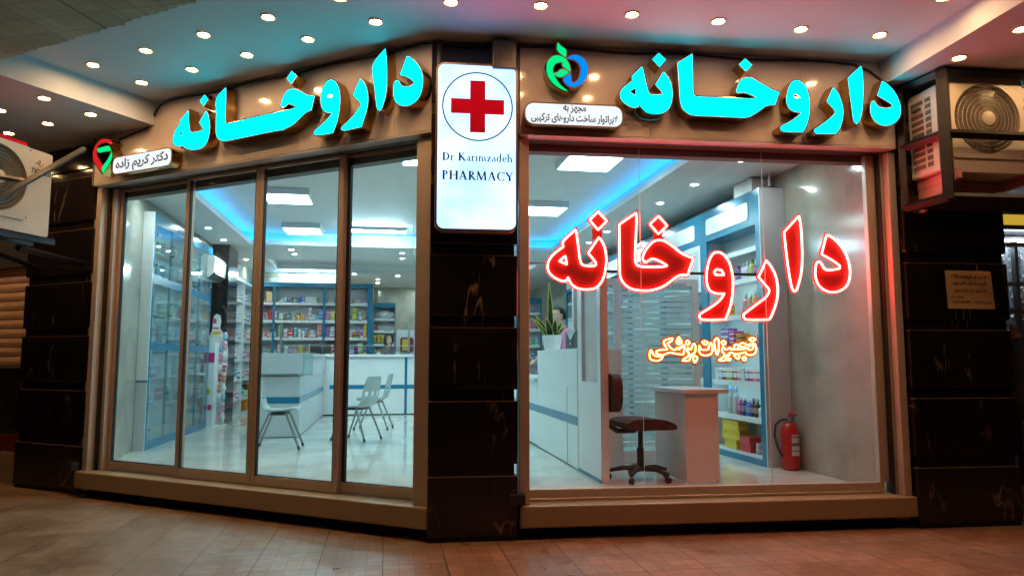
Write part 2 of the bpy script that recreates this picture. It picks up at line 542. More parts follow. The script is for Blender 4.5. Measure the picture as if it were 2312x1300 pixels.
    def build(s, name, mat, parent=None, smooth=False, flip=False, recalc=True):
        bm = s.bm
        if recalc:
            bmesh.ops.recalc_face_normals(bm, faces=bm.faces)
        if parent is None:
            xs = [v.co for v in bm.verts]
            loc = Vector(((min(v.x for v in xs) + max(v.x for v in xs)) / 2, (min(v.y for v in xs) + max(v.y for v in xs)) / 2, min(v.z for v in xs)))
        else:
            loc = WL[parent]
        for v in bm.verts:
            v.co -= loc
        me = bpy.data.meshes.new(name)
        bm.to_mesh(me)
        bm.free()
        if smooth:
            for p in me.polygons:
                p.use_smooth = True
        me.materials.append(M[mat] if isinstance(mat, str) else mat)
        o = bpy.data.objects.new(name, me)
        COL.objects.link(o)
        if parent is None:
            o.location = loc
        else:
            o.parent = parent
        WL[o] = loc
        if smooth == 'auto':
            try:
                me.set_sharp_from_angle(angle=math.radians(40))
            except Exception:
                pass
        return o

def copy_tree(o, delta, label=None, parent=None):
    c = o.copy()
    COL.objects.link(c)
    if parent is None:
        c.location = o.location + Vector(delta)
        if label: c['label'] = label
    else:
        c.parent = parent
    for ch in list(o.children):
        copy_tree(ch, delta, None, c)
    return c

ORD = ['first', 'second', 'third', 'fourth', 'fifth', 'sixth', 'seventh', 'eighth', 'ninth', 'tenth', 'eleventh', 'twelfth', 'thirteenth', 'fourteenth', 'fifteenth', 'sixteenth']

# ------------------------------------------------------------------ outlines and lettering
def smooth_loop(pts, sub=5, ang=48):
    n = len(pts)
    V = [Vector((p[0], p[1])) for p in pts]
    corner = []
    for i in range(n):
        a, b = V[i] - V[i - 1], V[(i + 1) % n] - V[i]
        corner.append(a.length > 1e-9 and b.length > 1e-9 and abs(a.angle_signed(b, 0)) > math.radians(ang))
    out = []
    for i in range(n):
        j = (i + 1) % n
        p0, p1 = V[i], V[j]
        L = (p1 - p0).length
        def tan(k, seg):
            if corner[k]:
                return seg
            t = V[(k + 1) % n] - V[k - 1]
            return t.normalized() * seg.length if t.length > 1e-9 else seg
        m0, m1 = tan(i, p1 - p0), tan(j, p1 - p0)
        for q in range(sub):
            t = q / sub
            h00, h10, h01, h11 = 2*t**3-3*t**2+1, t**3-2*t**2+t, -2*t**3+3*t**2, t**3-t**2
            p = p0 * h00 + m0 * h10 + p1 * h01 + m1 * h11
            if not out or (Vector(out[-1]) - p).length > 1e-5:
                out.append((p.x, p.y))
    return out

def area(l):
    return 0.5 * sum(l[i][0] * l[(i + 1) % len(l)][1] - l[(i + 1) % len(l)][0] * l[i][1] for i in range(len(l)))

def offset(l, d):
    """grow a closed loop outwards by d"""
    sgn = 1 if area(l) > 0 else -1
    n = len(l)
    out = []
    for i in range(n):
        p, a, b = Vector(l[i]), Vector(l[i - 1]), Vector(l[(i + 1) % n])
        e1, e2 = (p - a), (b - p)
        if e1.length < 1e-7 or e2.length < 1e-7:
            out.append(l[i]); continue
        e1.normalize(); e2.normalize()
        n1, n2 = Vector((e1.y, -e1.x)), Vector((e2.y, -e2.x))
        m = n1 + n2
        if m.length < 1e-4:
            m = n1
        m.normalize()
        k = d * sgn / max(0.55, m.dot(n1))
        q = p + m * k
        out.append((q.x, q.y))
    return out

def px_loops(F, n, loops, ox, oy, sc, sub=5):
    """outline measured on an enlargement of the photo -> real metres in the plane of the sign"""
    res = []
    for l in loops:
        sm = smooth_loop(l, sub)
        res.append([on_plane(F, ox + x / sc, oy + y / sc, n) for x, y in sm])
    return res

import unicodedata
FORMS = {}
for cp in range(0xFB50, 0xFF00):
    d = unicodedata.decomposition(chr(cp)).split()
    if len(d) == 2 and d[0] in ('<isolated>', '<initial>', '<medial>', '<final>'):
        FORMS.setdefault(chr(int(d[1], 16)), {})[d[0][1:-1]] = chr(cp)
FORMS.get('ه', {}).update({'isolated': '\u06D5', 'final': '\uFEEA'})

def shape(s):
    dual = lambda ch: 'initial' in FORMS.get(ch, {})
    joins = lambda ch: 'final' in FORMS.get(ch, {})
    out = []
    i = 0
    while i < len(s):
        ch = s[i]
        if ch == 'ل' and i + 1 < len(s) and s[i + 1] == 'ا':
            prev = i > 0 and dual(s[i - 1])
            out.append('\uFEFC' if prev else '\uFEFB')
            i += 2
            continue
        if ch in FORMS:
            prev = i > 0 and dual(s[i - 1]) and joins(ch)
            nxt = i < len(s) - 1 and dual(ch) and joins(s[i + 1])
            f = 'medial' if prev and nxt else 'final' if prev else 'initial' if nxt else 'isolated'
            out.append(FORMS[ch].get(f, ch))
        else:
            out.append(ch)
        i += 1
    return ''.join(reversed(out))

def text_loops(body, bold=0.0):
    cu = bpy.data.curves.new('lettering', 'FONT')
    cu.body = body
    cu.size = 1.0
    cu.resolution_u = 3
    o = bpy.data.objects.new('lettering', cu)
    COL.objects.link(o)
    bpy.context.view_layer.update()
    dg = bpy.context.evaluated_depsgraph_get()
    c2 = o.evaluated_get(dg).to_curve(dg)
    loops = []
    for sp in c2.splines:
        pts = []
        if sp.type == 'BEZIER':
            bp = sp.bezier_points
            m = len(bp)
            for i in range(m):
                a, b = bp[i], bp[(i + 1) % m]
                for q in range(3):
                    t = q / 3
                    p = a.co * (1-t)**3 + a.handle_right * 3*t*(1-t)**2 + b.handle_left * 3*t*t*(1-t) + b.co * t**3
                    if not pts or (Vector(pts[-1]) - p.to_2d()).length > 1e-4:
                        pts.append((p.x, p.y))
        else:
            pts = [(p.co.x, p.co.y) for p in sp.points]
        if len(pts) > 2 and abs(area(pts)) > 1e-5:
            loops.append(pts)
    o.to_curve_clear() if hasattr(o, 'to_curve_clear') else None
    bpy.data.objects.remove(o)
    big = max(loops, key=lambda l: abs(area(l)))
    sg = 1 if area(big) > 0 else -1
    def inside(p, l):
        r = False
        for i in range(len(l)):
            (x1, y1), (x2, y2) = l[i - 1], l[i]
            if (y1 > p[1]) != (y2 > p[1]) and p[0] < (x2 - x1) * (p[1] - y1) / (y2 - y1) + x1:
                r = not r
        return r
    outs = [l for l in loops if area(l) * sg > 0]
    holes = [l for l in loops if area(l) * sg <= 0]
    res = [[l] for l in outs]
    for h in sorted(holes, key=lambda l: -abs(area(l))):
        c = [g for g in res if inside(h[0], g[0])]
        if c:
            min(c, key=lambda g: abs(area(g[0]))).append(h)
        else:
            res.append([h])
    if bold:
        res = [[offset(g[0], bold)] + [offset(h, -bold * 0.6) for h in g[1:]] for g in res]
    return res

def put_text(mb, F, n, body, x0, x1, zc, h=None, bold=0.0, slope=0.0, arabic=True, zstretch=1.0):
    """flat printed lettering filling x0..x1, centred on zc"""
    groups = text_loops(shape(body) if arabic else body, bold)
    P = [p for g in groups for l in g for p in l]
    a, b = min(p[0] for p in P), max(p[0] for p in P)
    c, d = min(p[1] for p in P), max(p[1] for p in P)
    k = (x1 - x0) / (b - a)
    kz = h / (d - c) if h else k * zstretch
    for i, g in enumerate(groups):
        L = [[(x0 + (p[0] - a) * k, zc + (p[1] - (c + d) / 2) * kz + slope * (p[0] - a) * k) for p in l] for l in g]
        mb.prism(F, L, n + 0.00012 * (i % 9), None)

# simple serif capitals built from strokes
def serif_text(mb, F, n, text, x0, x1, zbase, cap):
    TH, TN = 0.17, 0.055
    glyphs = {}
    def quad(p, q, w):
        w = w * 1.15 + .02
        d = (Vector(q) - Vector(p)).normalized()
        m = Vector((-d.y, d.x)) * w / 2
        return [tuple(Vector(p) + m), tuple(Vector(q) + m), tuple(Vector(q) - m), tuple(Vector(p) - m)]
    def stem(x, y0, y1, w=TH): return [(x, y0), (x + w * 1.2, y0), (x + w * 1.2, y1), (x, y1)]
    def ser(x0_, x1_, y, up=True): return [(x0_, y), (x1_, y), (x1_, y + (0.04 if up else -0.04)), (x0_, y + (0.04 if up else -0.04))]
    def bowl(cx, cy, rx, ry, a0, a1, tmid, tend, m=14):
        o, i_ = [], []
        for k in range(m + 1):
            a = math.radians(a0 + (a1 - a0) * k / m)
            t = (tend + (tmid - tend) * abs(math.cos(a))) * 1.15 + .015
            o.append((cx + rx * math.cos(a), cy + ry * math.sin(a)))
            i_.append((cx + (rx - t) * math.cos(a), cy + (ry - t * 0.75) * math.sin(a)))
        return o + i_[::-1]
    xh = 0.62
    def low(x, top=xh): return [stem(x, 0, top, 0.11), ser(x - 0.06, x + 0.17, 0), ser(x - 0.07, x + 0.05, top, False)]
    glyphs['D'] = (0.86, [stem(.13, 0, 1), ser(.03, .34, 0), ser(.03, .34, 1, False), bowl(.30, .5, .5, .5, -90, 90, .15, .055)])
    glyphs['P'] = (0.70, [stem(.13, 0, 1), ser(.03, .36, 0), ser(.03, .3, 1, False), bowl(.27, .74, .36, .26, -90, 90, .14, .05)])
    glyphs['R'] = (0.80, [stem(.13, 0, 1), ser(.03, .36, 0), ser(.03, .3, 1, False), bowl(.27, .74, .36, .26, -90, 90, .14, .05), quad((.36, .48), (.72, .02), .13), ser(.62, .82, 0)])
    glyphs['H'] = (0.96, [stem(.12, 0, 1), stem(.69, 0, 1), quad((.2, .53), (.75, .53), .05), ser(.02, .36, 0), ser(.02, .36, 1, False), ser(.59, .93, 0), ser(.59, .93, 1, False)])
    glyphs['A'] = (0.88, [quad((.14, .02), (.43, .98), .06), quad((.42, .98), (.72, .02), .15), quad((.25, .36), (.6, .36), .05), ser(.02, .27, 0), ser(.57, .87, 0)])
    glyphs['M'] = (1.12, [quad((.15, .02), (.22, .98), .06), quad((.22, .98), (.55, .05), .14), quad((.55, .05), (.86, .98), .06), quad((.87, .98), (.94, .02), .14), ser(.04, .28, 0), ser(.78, 1.08, 0), ser(.08, .26, 1, False), ser(.82, 1.0, 1, False)])
    glyphs['C'] = (0.84, [bowl(.5, .5, .44, .51, 45, 315, .15, .06), quad((.80, .70), (.80, .96), .045), quad((.76, .14), (.82, .22), .05)])
    glyphs['Y'] = (0.84, [quad((.14, .98), (.44, .45), .14), quad((.72, .98), (.44, .45), .06), stem(.37, 0, .5), ser(.25, .62, 0), ser(.02, .3, 1, False), ser(.58, .84, 1, False)])
    glyphs['K'] = (0.88, [stem(.13, 0, 1), ser(.03, .36, 0), ser(.03, .36, 1, False), quad((.25, .45), (.68, .98), .06), quad((.36, .58), (.76, .02), .15), ser(.58, .82, 1, False), ser(.62, .88, 0)])
    glyphs['r'] = (0.44, low(.08) + [bowl(.33, .38, .17, .22, 60, 165, .05, .09)])
    glyphs['ı'] = (0.30, low(.08))
    glyphs['a'] = (0.50, [stem(.30, 0.02, .45, .11), bowl(.26, .43, .155, .18, 0, 160, .08, .06), bowl(.22, .17, .17, .18, 60, 290, .09, .055), quad((.36, .03), (.47, .06), .05)])
    glyphs['m'] = (0.88, low(.08) + [bowl(.32, .38, .15, .23, 0, 150, .10, .06), stem(.36, 0, .40, .11), ser(.30, .53, 0), bowl(.60, .38, .15, .23, 0, 150, .10, .06), stem(.64, 0, .40, .11), ser(.58, .82, 0)])
    glyphs['z'] = (0.48, [stem(.05, .56, .62, .36), stem(.03, 0, .06, .40), quad((.10, .03), (.37, .59), .11), quad((.06, .46), (.06, .6), .04), quad((.42, .02), (.43, .17), .04)])
    glyphs['d'] = (0.60, [stem(.37, 0, 1.02, .11), ser(.28, .42, 1.02, False), ser(.42, .57, 0), bowl(.26, .31, .23, .32, 40, 320, .11, .05)])
    glyphs['e'] = (0.50, [bowl(.26, .31, .23, .32, 0, 315, .11, .055), quad((.08, .33), (.47, .33), .045)])
    glyphs['h'] = (0.64, low(.08, 1.02) + [bowl(.34, .38, .17, .23, 0, 150, .10, .06), stem(.40, 0, .40, .11), ser(.34, .57, 0)])
    glyphs[' '] = (0.32, [])
    adv = sum(glyphs[c][0] for c in text)
    k = (x1 - x0) / adv
    kz = cap
    x = 0.0
    q = 0
    for c in text:
        w, polys = glyphs[c]
        for pl in polys:
            mb.prism(F, [[(x0 + (x + a) * k, zbase + b * kz) for a, b in pl]], n + 0.00012 * (q % 9), None)
            q += 1
        x += w

# ================================================================== THE PLACE: ground, ceilings, walls
mb = MB(); mb.box(W0, -40, 40, -40, 40, -0.2, 0.0)
setp(mb.build('pavement', 'pave'), kind='structure')
CZ = 3.70
# canopy ceiling over the pavement, stepping down at both ends
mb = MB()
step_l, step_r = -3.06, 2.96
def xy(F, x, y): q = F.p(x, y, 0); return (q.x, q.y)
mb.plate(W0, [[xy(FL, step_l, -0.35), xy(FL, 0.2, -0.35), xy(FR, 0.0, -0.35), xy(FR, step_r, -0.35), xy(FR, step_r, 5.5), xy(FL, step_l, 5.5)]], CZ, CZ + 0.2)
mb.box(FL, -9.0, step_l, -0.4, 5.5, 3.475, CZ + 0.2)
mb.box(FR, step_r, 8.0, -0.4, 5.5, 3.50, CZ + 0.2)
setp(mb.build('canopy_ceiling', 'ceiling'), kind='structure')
# brick soffit hanging below the outer edge of the canopy, rows ending in teeth
mb = MB()
rd = Vector((.195, .98, 0)).normalized()          # direction of the brick rows
rx = Vector((rd.y, -rd.x, 0))
FK = Frame((0, 0, 0), rx, rd)
k = -7.4
while k < 0.8:
    # where this row meets the edge line y = 1.34 of the left facade
    best = None
    o = FK.p(k + 0.043, 0, 0)
    t = (FL.p(0, 1.34, 0) - o).dot(FL.ey) / rd.dot(FL.ey)
    s_at = in_frame(FL, o + rd * t)[0]
    if -6.5 < s_at < 1.1:
        z = 3.60 + random.uniform(-0.003, 0.003)
        mb.box(FK, k, k + 0.082, t - 3.2, t + random.uniform(-0.012, 0.012), z, CZ + 0.01, 0.004, 1)
    k += 0.085
setp(mb.build('brick_soffit', 'brick'), 'grey green brick soffit with a toothed edge hanging at the outer rim of the canopy', 'soffit')
mb = MB(); mb.box(FL, -4.4, -3.07, 1.35, 1.55, 3.44, 3.60)
setp(mb.build('canopy_beam', 'darkred'), 'dark red brown beam end under the brick soffit above the left shop', 'beam')

# ---- shop shell (a across, b deep)
def fi(F, x, y):
    q = F.p(x, y, 0)
    return (q.dot(_c), q.dot(_w))
PL0, PL1 = fi(FL, -3.90, -0.20), fi(FL, -0.02, -0.20)
PR0, PR1 = fi(FR, 0.02, -0.22), fi(FR, 3.06, -0.22)
AL, AR, B1, B2, ASTEP = -2.87, 3.97, 16.6, 19.5, -1.03
shell = [PL0, PL1, PR0, PR1, (AR, PR1[1] + 0.05), (AR, B2), (ASTEP, B2), (ASTEP, B1), (AL, B1), (AL, 9.15), (PL0[0], PL0[1] + 0.03)]
mb = MB(); mb.plate(FI, [shell], FZ - 0.2, FZ)
setp(mb.build('shop_floor', 'floor'), kind='structure')
cove = [(-2.25, 7.85), (0.30, 5.98), (2.85, 5.75), (2.85, 12.5), (-2.25, 12.5)]
cove2 = [(-2.28, 14.35), (3.0, 14.35), (3.0, 15.75), (-2.28, 15.75)]
LZ, LIP, TRAY = 3.20, 3.27, 3.43
mb = MB()
mb.plate(FI, [shell, cove, cove2], LZ, LIP - 0.02)
mb.plate(FI, [offset(cove, 0.03), cove], LIP - 0.02, LIP)
big = offset(cove, 0.16)
mb.plate(FI, [offset(big, 0.05), big], LIP - 0.02, TRAY + 0.02)
mb.plate(FI, [offset(big, 0.05)], TRAY, TRAY + 0.1)
mb.plate(FI, [offset(cove2, 0.06)], 3.32, 3.38)
mb.plate(FI, [offset(cove2, 0.06), cove2], LIP - 0.02, 3.32)
setp(mb.build('shop_ceiling', 'shopceil'), kind='structure')
mb = MB()
strip_o, strip_i = offset(cove, 0.13), offset(cove, 0.07)
mb.plate(FI, [strip_o, strip_i], LIP - 0.012, LIP - 0.002)
setp(mb.build('light_strip', 'e_blue'), 'blue light strip running round the ledge of the shop ceiling cove', 'light strip')

def wall(name, F, x0, x1, y0, y1, z0, z1, label, mat='wallmarble'):
    mb = MB(); mb.box(F, x0, x1, y0, y1, z0, z1)
    return setp(mb.build(name, mat), label, 'wall')
wall('marble_wall', FI, AR, AR + 0.2, PR1[1] - 0.1, B2, FZ - 0.2, 3.5, 'beige marble clad wall on the right of the shop behind the fire extinguisher')
wall('marble_wall', FI, AL - 0.2, AL, 9.15, B1, FZ - 0.2, 3.5, 'beige marble clad wall on the left of the shop behind the glass cabinets')
wall('marble_wall', FI, AL - 0.2, ASTEP, B1, B1 + 0.2, FZ - 0.2, 3.5, 'beige marble wall above the long medicine shelves at the back')
wall('marble_wall', FI, ASTEP - 0.2, ASTEP, B1 + 0.2, B2 + 0.2, FZ - 0.2, 3.5, 'short beige return wall where the back of the shop steps deeper')
wall('marble_wall', FI, ASTEP, AR + 0.2, B2, B2 + 0.2, FZ - 0.2, 3.5, 'farthest beige marble wall of the shop behind the two women')
# angled pier between the left doors and the cabinets
d = Vector((AL, 9.15)) - Vector((PL0[0], PL0[1]))
FW = Frame(FI.p(PL0[0], PL0[1], 0), FI.ex * d.x + FI.ey * d.y, -(FI.ex * d.y - FI.ey * d.x))
wall('marble_wall', FW, 0.0, d.length, 0.0, 0.15, FZ - 0.2, 3.5, 'narrow beige marble wall just inside the left end of the sliding doors')
# lintels above the glass
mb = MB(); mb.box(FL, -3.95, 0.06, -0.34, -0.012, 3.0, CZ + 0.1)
mb2 = MB()
setp(mb.build('lintel', 'header'), 'dark lintel behind the left sign board above the sliding doors', 'lintel')
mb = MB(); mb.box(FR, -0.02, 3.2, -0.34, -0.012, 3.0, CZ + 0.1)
setp(mb.build('lintel', 'header'), 'dark lintel behind the right sign board above the shop window', 'lintel')

# ---- black marble pillars with stepped courses
LEDGE = [0.455, 0.99, 1.525, 2.06, 2.595, 3.13, 3.66]
def pillar(F, x0, x1, y1, depth, label, ztop=CZ, front=0.0, taper=0.0):
    y = y1 + front
    t = thing('marble_pillar', label, 'pillar', F.p((x0 + x1) / 2, y - depth / 2, 0))
    mb = MB()
    mb.box(F, x0 + .022, x1 - .022, y - depth, y - .022, 0.03, ztop)
    mb.build('core', 'black', t)
    z = 0.035
    mb = MB()
    for L in LEDGE:
        top = min(L, ztop - 0.01)
        if top - z > 0.05:
            mb.box(F, x0, x1, y - depth - .002, y, z, top, 0.004, 1)
        z = L + 0.085
    mb.build('cladding', 'black', t)
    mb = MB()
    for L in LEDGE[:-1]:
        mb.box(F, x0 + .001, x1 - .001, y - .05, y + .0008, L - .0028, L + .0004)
    mb.build('joint', 'joint', t)  # ground block edges, toned tan to stand for the lit ledge line
    mb = MB(); mb.box(F, x0 + .01, x1 - .01, y - depth, y - .012, 0.0, 0.036)
    mb.build('base', 'darkstone', t)
    return t
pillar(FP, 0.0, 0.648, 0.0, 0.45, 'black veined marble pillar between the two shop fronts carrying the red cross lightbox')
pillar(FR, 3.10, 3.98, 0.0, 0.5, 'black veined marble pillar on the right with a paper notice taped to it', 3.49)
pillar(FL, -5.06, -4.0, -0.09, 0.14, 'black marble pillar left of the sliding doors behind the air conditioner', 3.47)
# thinner return slab beside left pillar
mb = MB(); mb.box(FL, -4.02, -3.931, -0.34, -0.16, 0.0, 3.47)
setp(mb.build('marble_return', 'black'), 'narrow recessed black marble strip between the left pillar and door guide', 'cladding')

# ---- sills and recessed plinths
def sill(F, x0, x1, label):
    t = thing('stone_sill', label, 'sill', F.p((x0 + x1) / 2, -0.2, 0))
    mb = MB(); mb.box(F, x0, x1, -0.30, 0.0, 0.085, 0.24, 0.012, 2); mb.build('slab', 'sill', t)
    mb = MB(); mb.box(F, x0 + 0.01, x1 - 0.01, -0.30, -0.14, 0.0, 0.086); mb.build('plinth', 'darkstone', t)
sill(FL, -3.95, -0.004, 'long beige stone step under the sliding glass doors')
sill(FR, -0.002, 3.095, 'long beige stone sill under the right shop window')

# ---- sign boards
def board(F, x0, x1, seams, label):
    t = thing('sign_board', label, 'sign board', F.p((x0 + x1) / 2, 0, 3.0))
    xs = [x0] + seams + [x1]
    for a, b in zip(xs, xs[1:]):
        mb = MB(); mb.box(F, a + .0015, b - .0015, -0.010, 0.0, 3.003, 3.698)
        mb.build('panel', 'fascia', t)
    mb = MB(); mb.box(F, x0, x1, -0.11, 0.0, 2.985, 3.0, 0.002, 1); mb.build('bottom_trim', 'fascia', t)
    return t
board(FL, -3.90, -0.004, [-2.6, -1.3, -0.34], 'cream sign board above the left sliding doors holding cyan letters')
board(FR, 0.0, 3.065, [1.02, 2.27], 'cream sign board above the right window holding cyan letters')

# ---- lettering with gold returns
def rounded(x0, x1, z0, z1, r, m=7):
    out = []
    for cx_, cz_, a0 in ((x1 - r, z1 - r, 0), (x0 + r, z1 - r, 90), (x0 + r, z0 + r, 180), (x1 - r, z0 + r, 270)):
        for k in range(m + 1):
            a = math.radians(a0 + 90 * k / m)
            out.append((cx_ + r * math.cos(a), cz_ + r * math.sin(a)))
    return out

def letter(parent, F, loops, n0, n1, rim, face, name='letter'):
    back = [offset(loops[0], rim)] + [offset(h, -rim * 0.6) for h in loops[1:]]
    mb = MB(); mb.prism(F, back, n0, n1)
    o = mb.build(name, 'gold', parent)
    mb = MB(); ring = [offset(loops[0], rim)] + [loops[0]]
    mb.prism(F, [offset(loops[0], rim * 1.05), offset(loops[0], 0.001)], n1 + .0005, n1 + .0031)
    mb.build('rim', 'goldrim', o)
    mb = MB(); mb.prism(F, [loops[0]] + loops[1:], n1 + .0003, n1 + .0030)
    mb.build('letter_face', face, o)
    return o

ND = 0.115
ZL = (390, 170, 8.0); ZL2 = (640, 100, 6.76)
def c12(pts):   # points read on the second enlargement expressed on the first
    return [((640 + x / 6.76 - 390) * 8.0, (100 + y / 6.76 - 170) * 8.0) for x, y in pts]
left_word = [
 [[(283,640),(292,760),(300,930),(310,1000),(335,1036),(380,1038),(550,997),(562,985),(553,955),(520,905),(485,860),(605,650),(640,720),(663,830),(672,960),(657,1080),(627,1190),(580,1265),(520,1312),(430,1338),(330,1340),(250,1322),(212,1290),(195,1232),(182,1265),(150,1282),(100,1285),(40,1255),(13,1205),(10,1150),(25,1080),(60,990),(105,932),(140,885),(131,835)],
  [(186,1000),(115,1060),(166,1104)]],
 [[(578,360),(640,440),(563,555),(496,468)]],
 [[(965,228),(963,500),(948,835),(958,868),(1000,875),(1500,762),(2000,650),(2150,618),(2252,575),(2110,513),(2085,520),(2040,560),(2000,590),(1968,578),(1958,540),(1975,470),(2010,380),(2060,300),(2120,262)] + c12([(150,690),(200,695),(270,728),(340,768),(400,788),(475,795),(428,1004),(380,1025),(320,1062),(250,1132),(190,1192),(110,1250),(25,1290)]) + [(2000,982),(1800,1015),(1300,1118),(960,1184),(890,1180),(830,1150),(797,1090),(786,1000),(793,700),(798,422)]],
 [c12([(130,415),(200,490),(125,605),(57,525)])],
 [c12([(735,545),(790,575),(830,640),(855,720),(865,840),(860,960),(845,1060),(820,1180),(757,1352),(590,1380),(500,1386),(468,1365),(478,1332),(555,1260),(650,1175),(715,1100),(752,1044),(700,1046),(640,1030),(598,985),(578,900),(575,820),(595,720),(625,640),(675,570)]),
  c12([(668,798),(690,772),(730,770),(755,788),(730,815),(690,820)])],
 [c12([(1175,530),(1230,590),(1270,680),(1290,780),(1290,900),(1270,1010),(1240,1110),(1192,1262),(1020,1298),(925,1318),(888,1303),(900,1265),(980,1190),(1080,1085),(1165,968),(1188,918),(1170,885),(1065,780)])],
 [c12([(1555,72),(1575,250),(1580,450),(1575,650),(1560,780),(1530,900),(1497,990),(1465,1014),(1440,992),(1422,900),(1400,700),(1368,330)])],
 [c12([(1890,185),(1950,215),(2030,290),(2095,390),(2125,500),(2125,620),(2100,740),(2050,840),(1970,910),(1880,940),(1790,930),(1720,880),(1690,800),(1685,700),(1690,620),(1710,570),(1740,553),(1770,580),(1790,625),(1830,650),(1900,650),(1960,632),(2003,590),(1960,540),(1890,500),(1783,470)])],
]
Z3 = (1395, 100, 6.76)
def c43(pts): return [(x + (1700 - 1395) * 6.76, y + 40 * 6.76) for x, y in pts]
right_word = [
 [[(365,346),(385,400),(420,560),(455,700),(480,760),(520,775),(685,775),(680,745),(640,690),(575,620),(695,428),(750,490),(800,590),(825,700),(825,820),(800,930),(750,1010),(680,1050),(580,1062),(490,1055),(420,1030),(370,980),(325,915),(310,955),(250,968),(170,945),(90,890),(45,830),(35,770),(60,700),(120,640),(222,562),(214,495)],
  [(276,664),(173,725),(276,790)]],
 [[(622,143),(729,240),(632,347),(528,235)]],
 [[(1132,153),(1140,400),(1148,740),(1170,790),(1220,806),(1700,822),(2000,836),(2135,820),(2000,760),(1920,735),(1870,737),(1830,747),(1812,725),(1820,670),(1850,600),(1900,540),(1970,517),(2050,522),(2130,572)] + c43([(180,365),(290,430),(397,462),(335,656),(250,660),(180,682),(110,737),(0,807),(-60,838),(-160,848)]) + [(1500,1100),(1150,1085),(1070,1055),(1000,1000),(960,910),(945,780),(930,520),(914,293)]],
 [[(1940,226),(2037,320),(1955,414),(1848,315)]],
 [c43([(655,286),(730,308),(800,380),(845,500),(862,640),(858,770),(840,880),(800,1000),(755,1072),(460,1060),(425,1035),(418,1005),(440,980),(520,940),(620,880),(700,820),(742,770),(660,765),(580,735),(530,670),(512,590),(520,500),(545,400),(590,318)]),
  c43([(608,515),(630,493),(675,500),(727,546),(680,551),(625,540)])],
 [c43([(1220,398),(1280,460),(1330,560),(1365,680),(1372,800),(1350,930),(1310,1030),(1265,1094),(970,1092),(938,1068),(938,1035),(990,1000),(1090,930),(1180,860),(1240,800),(1255,765),(1240,730),(1128,605)])],
 [c43([(1648,66),(1672,200),(1680,400),(1675,600),(1655,780),(1625,890),(1600,930),(1575,942),(1550,925),(1530,880),(1510,720),(1480,520),(1449,248)])],
 [c43([(1970,298),(2040,340),(2130,430),(2200,540),(2245,680),(2245,800),(2200,890),(2120,950),(2020,970),(1930,952),(1850,890),(1805,810),(1795,720),(1800,650),(1815,610),(1840,598),(1865,625),(1890,670),(1940,700),(2030,712),(2100,700),(2130,680),(2110,645),(2030,590),(1898,515)])],
]
def word(F, label, word_, Z):
    t = thing('letter_sign', label, 'sign', F.p(-1.3 if F is FL else 2.0, 0.0, 3.05))
    for loops in word_:
        letter(t, F, px_loops(F, ND, loops, *Z), 0.006, ND, 0.010, 'e_cyan')
    return t
word(FL, 'glowing cyan Persian pharmacy word with gold sides on the left sign board', left_word, ZL)
word(FR, 'glowing cyan Persian pharmacy word with gold sides on the right sign board', right_word, Z3)

# green and blue emblem on the right board
t = thing('logo_sign', 'round green and blue fruit shaped emblem with a leaf on the right sign board', 'logo', FR.p(0.35, 0, 3.3))
lg = {'leaf': ([(395,122),(470,200),(560,265),(587,320),(575,452),(500,400),(410,320),(378,270),(378,190)], 'e_green'),
      'ring': ([(350,415),(250,450),(170,540),(140,650),(145,780),(190,900),(270,1020),(380,1110),(500,1180),(622,1216),(520,1130),(430,1050),(370,960),(310,860),(285,780),(285,700),(310,640),(370,580),(430,560),(495,558),(500,620),(520,660),(600,720),(672,777),(670,680),(630,580),(570,490),(490,440),(420,415)], 'e_green'),
      'blade': ([(303,810),(390,790),(450,735),(520,725),(580,750),(647,795),(560,850),(490,890),(420,890),(350,860)], 'e_green'),
      'crescent': ([(598,482),(680,422),(780,402),(890,430),(990,500),(1050,600),(1075,720),(1050,860),(980,990),(880,1080),(760,1120),(650,1100),(570,1040),(530,970),(540,910),(600,860),(682,822),(685,900),(700,1000),(740,1035),(800,1010),(860,940),(900,840),(915,720),(890,620),(830,550),(750,500),(680,485)], 'e_logoblue')}
for nm, (pts, mt) in lg.items():
    l = px_loops(FR, ND, [pts], 1220, 85, 10.0)[0]
    mb = MB(); mb.prism(FR, [offset(l, 0.011)], 0.006 if nm != 'blade' else 0.03, ND - 0.0004 * list(lg).index(nm)); o = mb.build(nm, 'gold', t)
    mb = MB(); mb.prism(FR, [l], ND + .0003, ND + .0035); mb.build('face', mt, o)
# red and green emblem on the left board
t = thing('logo_sign', 'red and green ribbon shaped emblem at the left end of the left sign board', 'logo', FL.p(-3.75, 0, 3.1))
for nm, pts, mt in (('red_band', [(602,190),(560,130),(480,110),(370,110),(280,170),(190,280),(130,420),(120,560),(150,680),(220,800),(322,962),(360,782),(290,680),(240,570),(210,450),(220,340),(270,260),(350,210),(430,195),(510,200),(560,236)], 'e_logored'),
                    ('green_band', [(233,360),(490,290),(540,300),(580,370),(597,410),(400,440),(280,465),(240,420)], 'e_green'),
                    ('green_tail', [(600,440),(612,560),(590,650),(480,840),(375,1002),(358,920),(370,830),(450,720),(540,580)], 'e_green')):
    l = px_loops(FL, ND, [pts], 200, 305, 11.56)[0]
    mb = MB(); mb.prism(FL, [offset(l, 0.010)], 0.006, ND - (0.001 if nm == 'green_tail' else 0)); o = mb.build(nm, 'gold', t)
    mb = MB(); mb.prism(FL, [l], ND + .0003, ND + .0035); mb.build('face', mt, o)

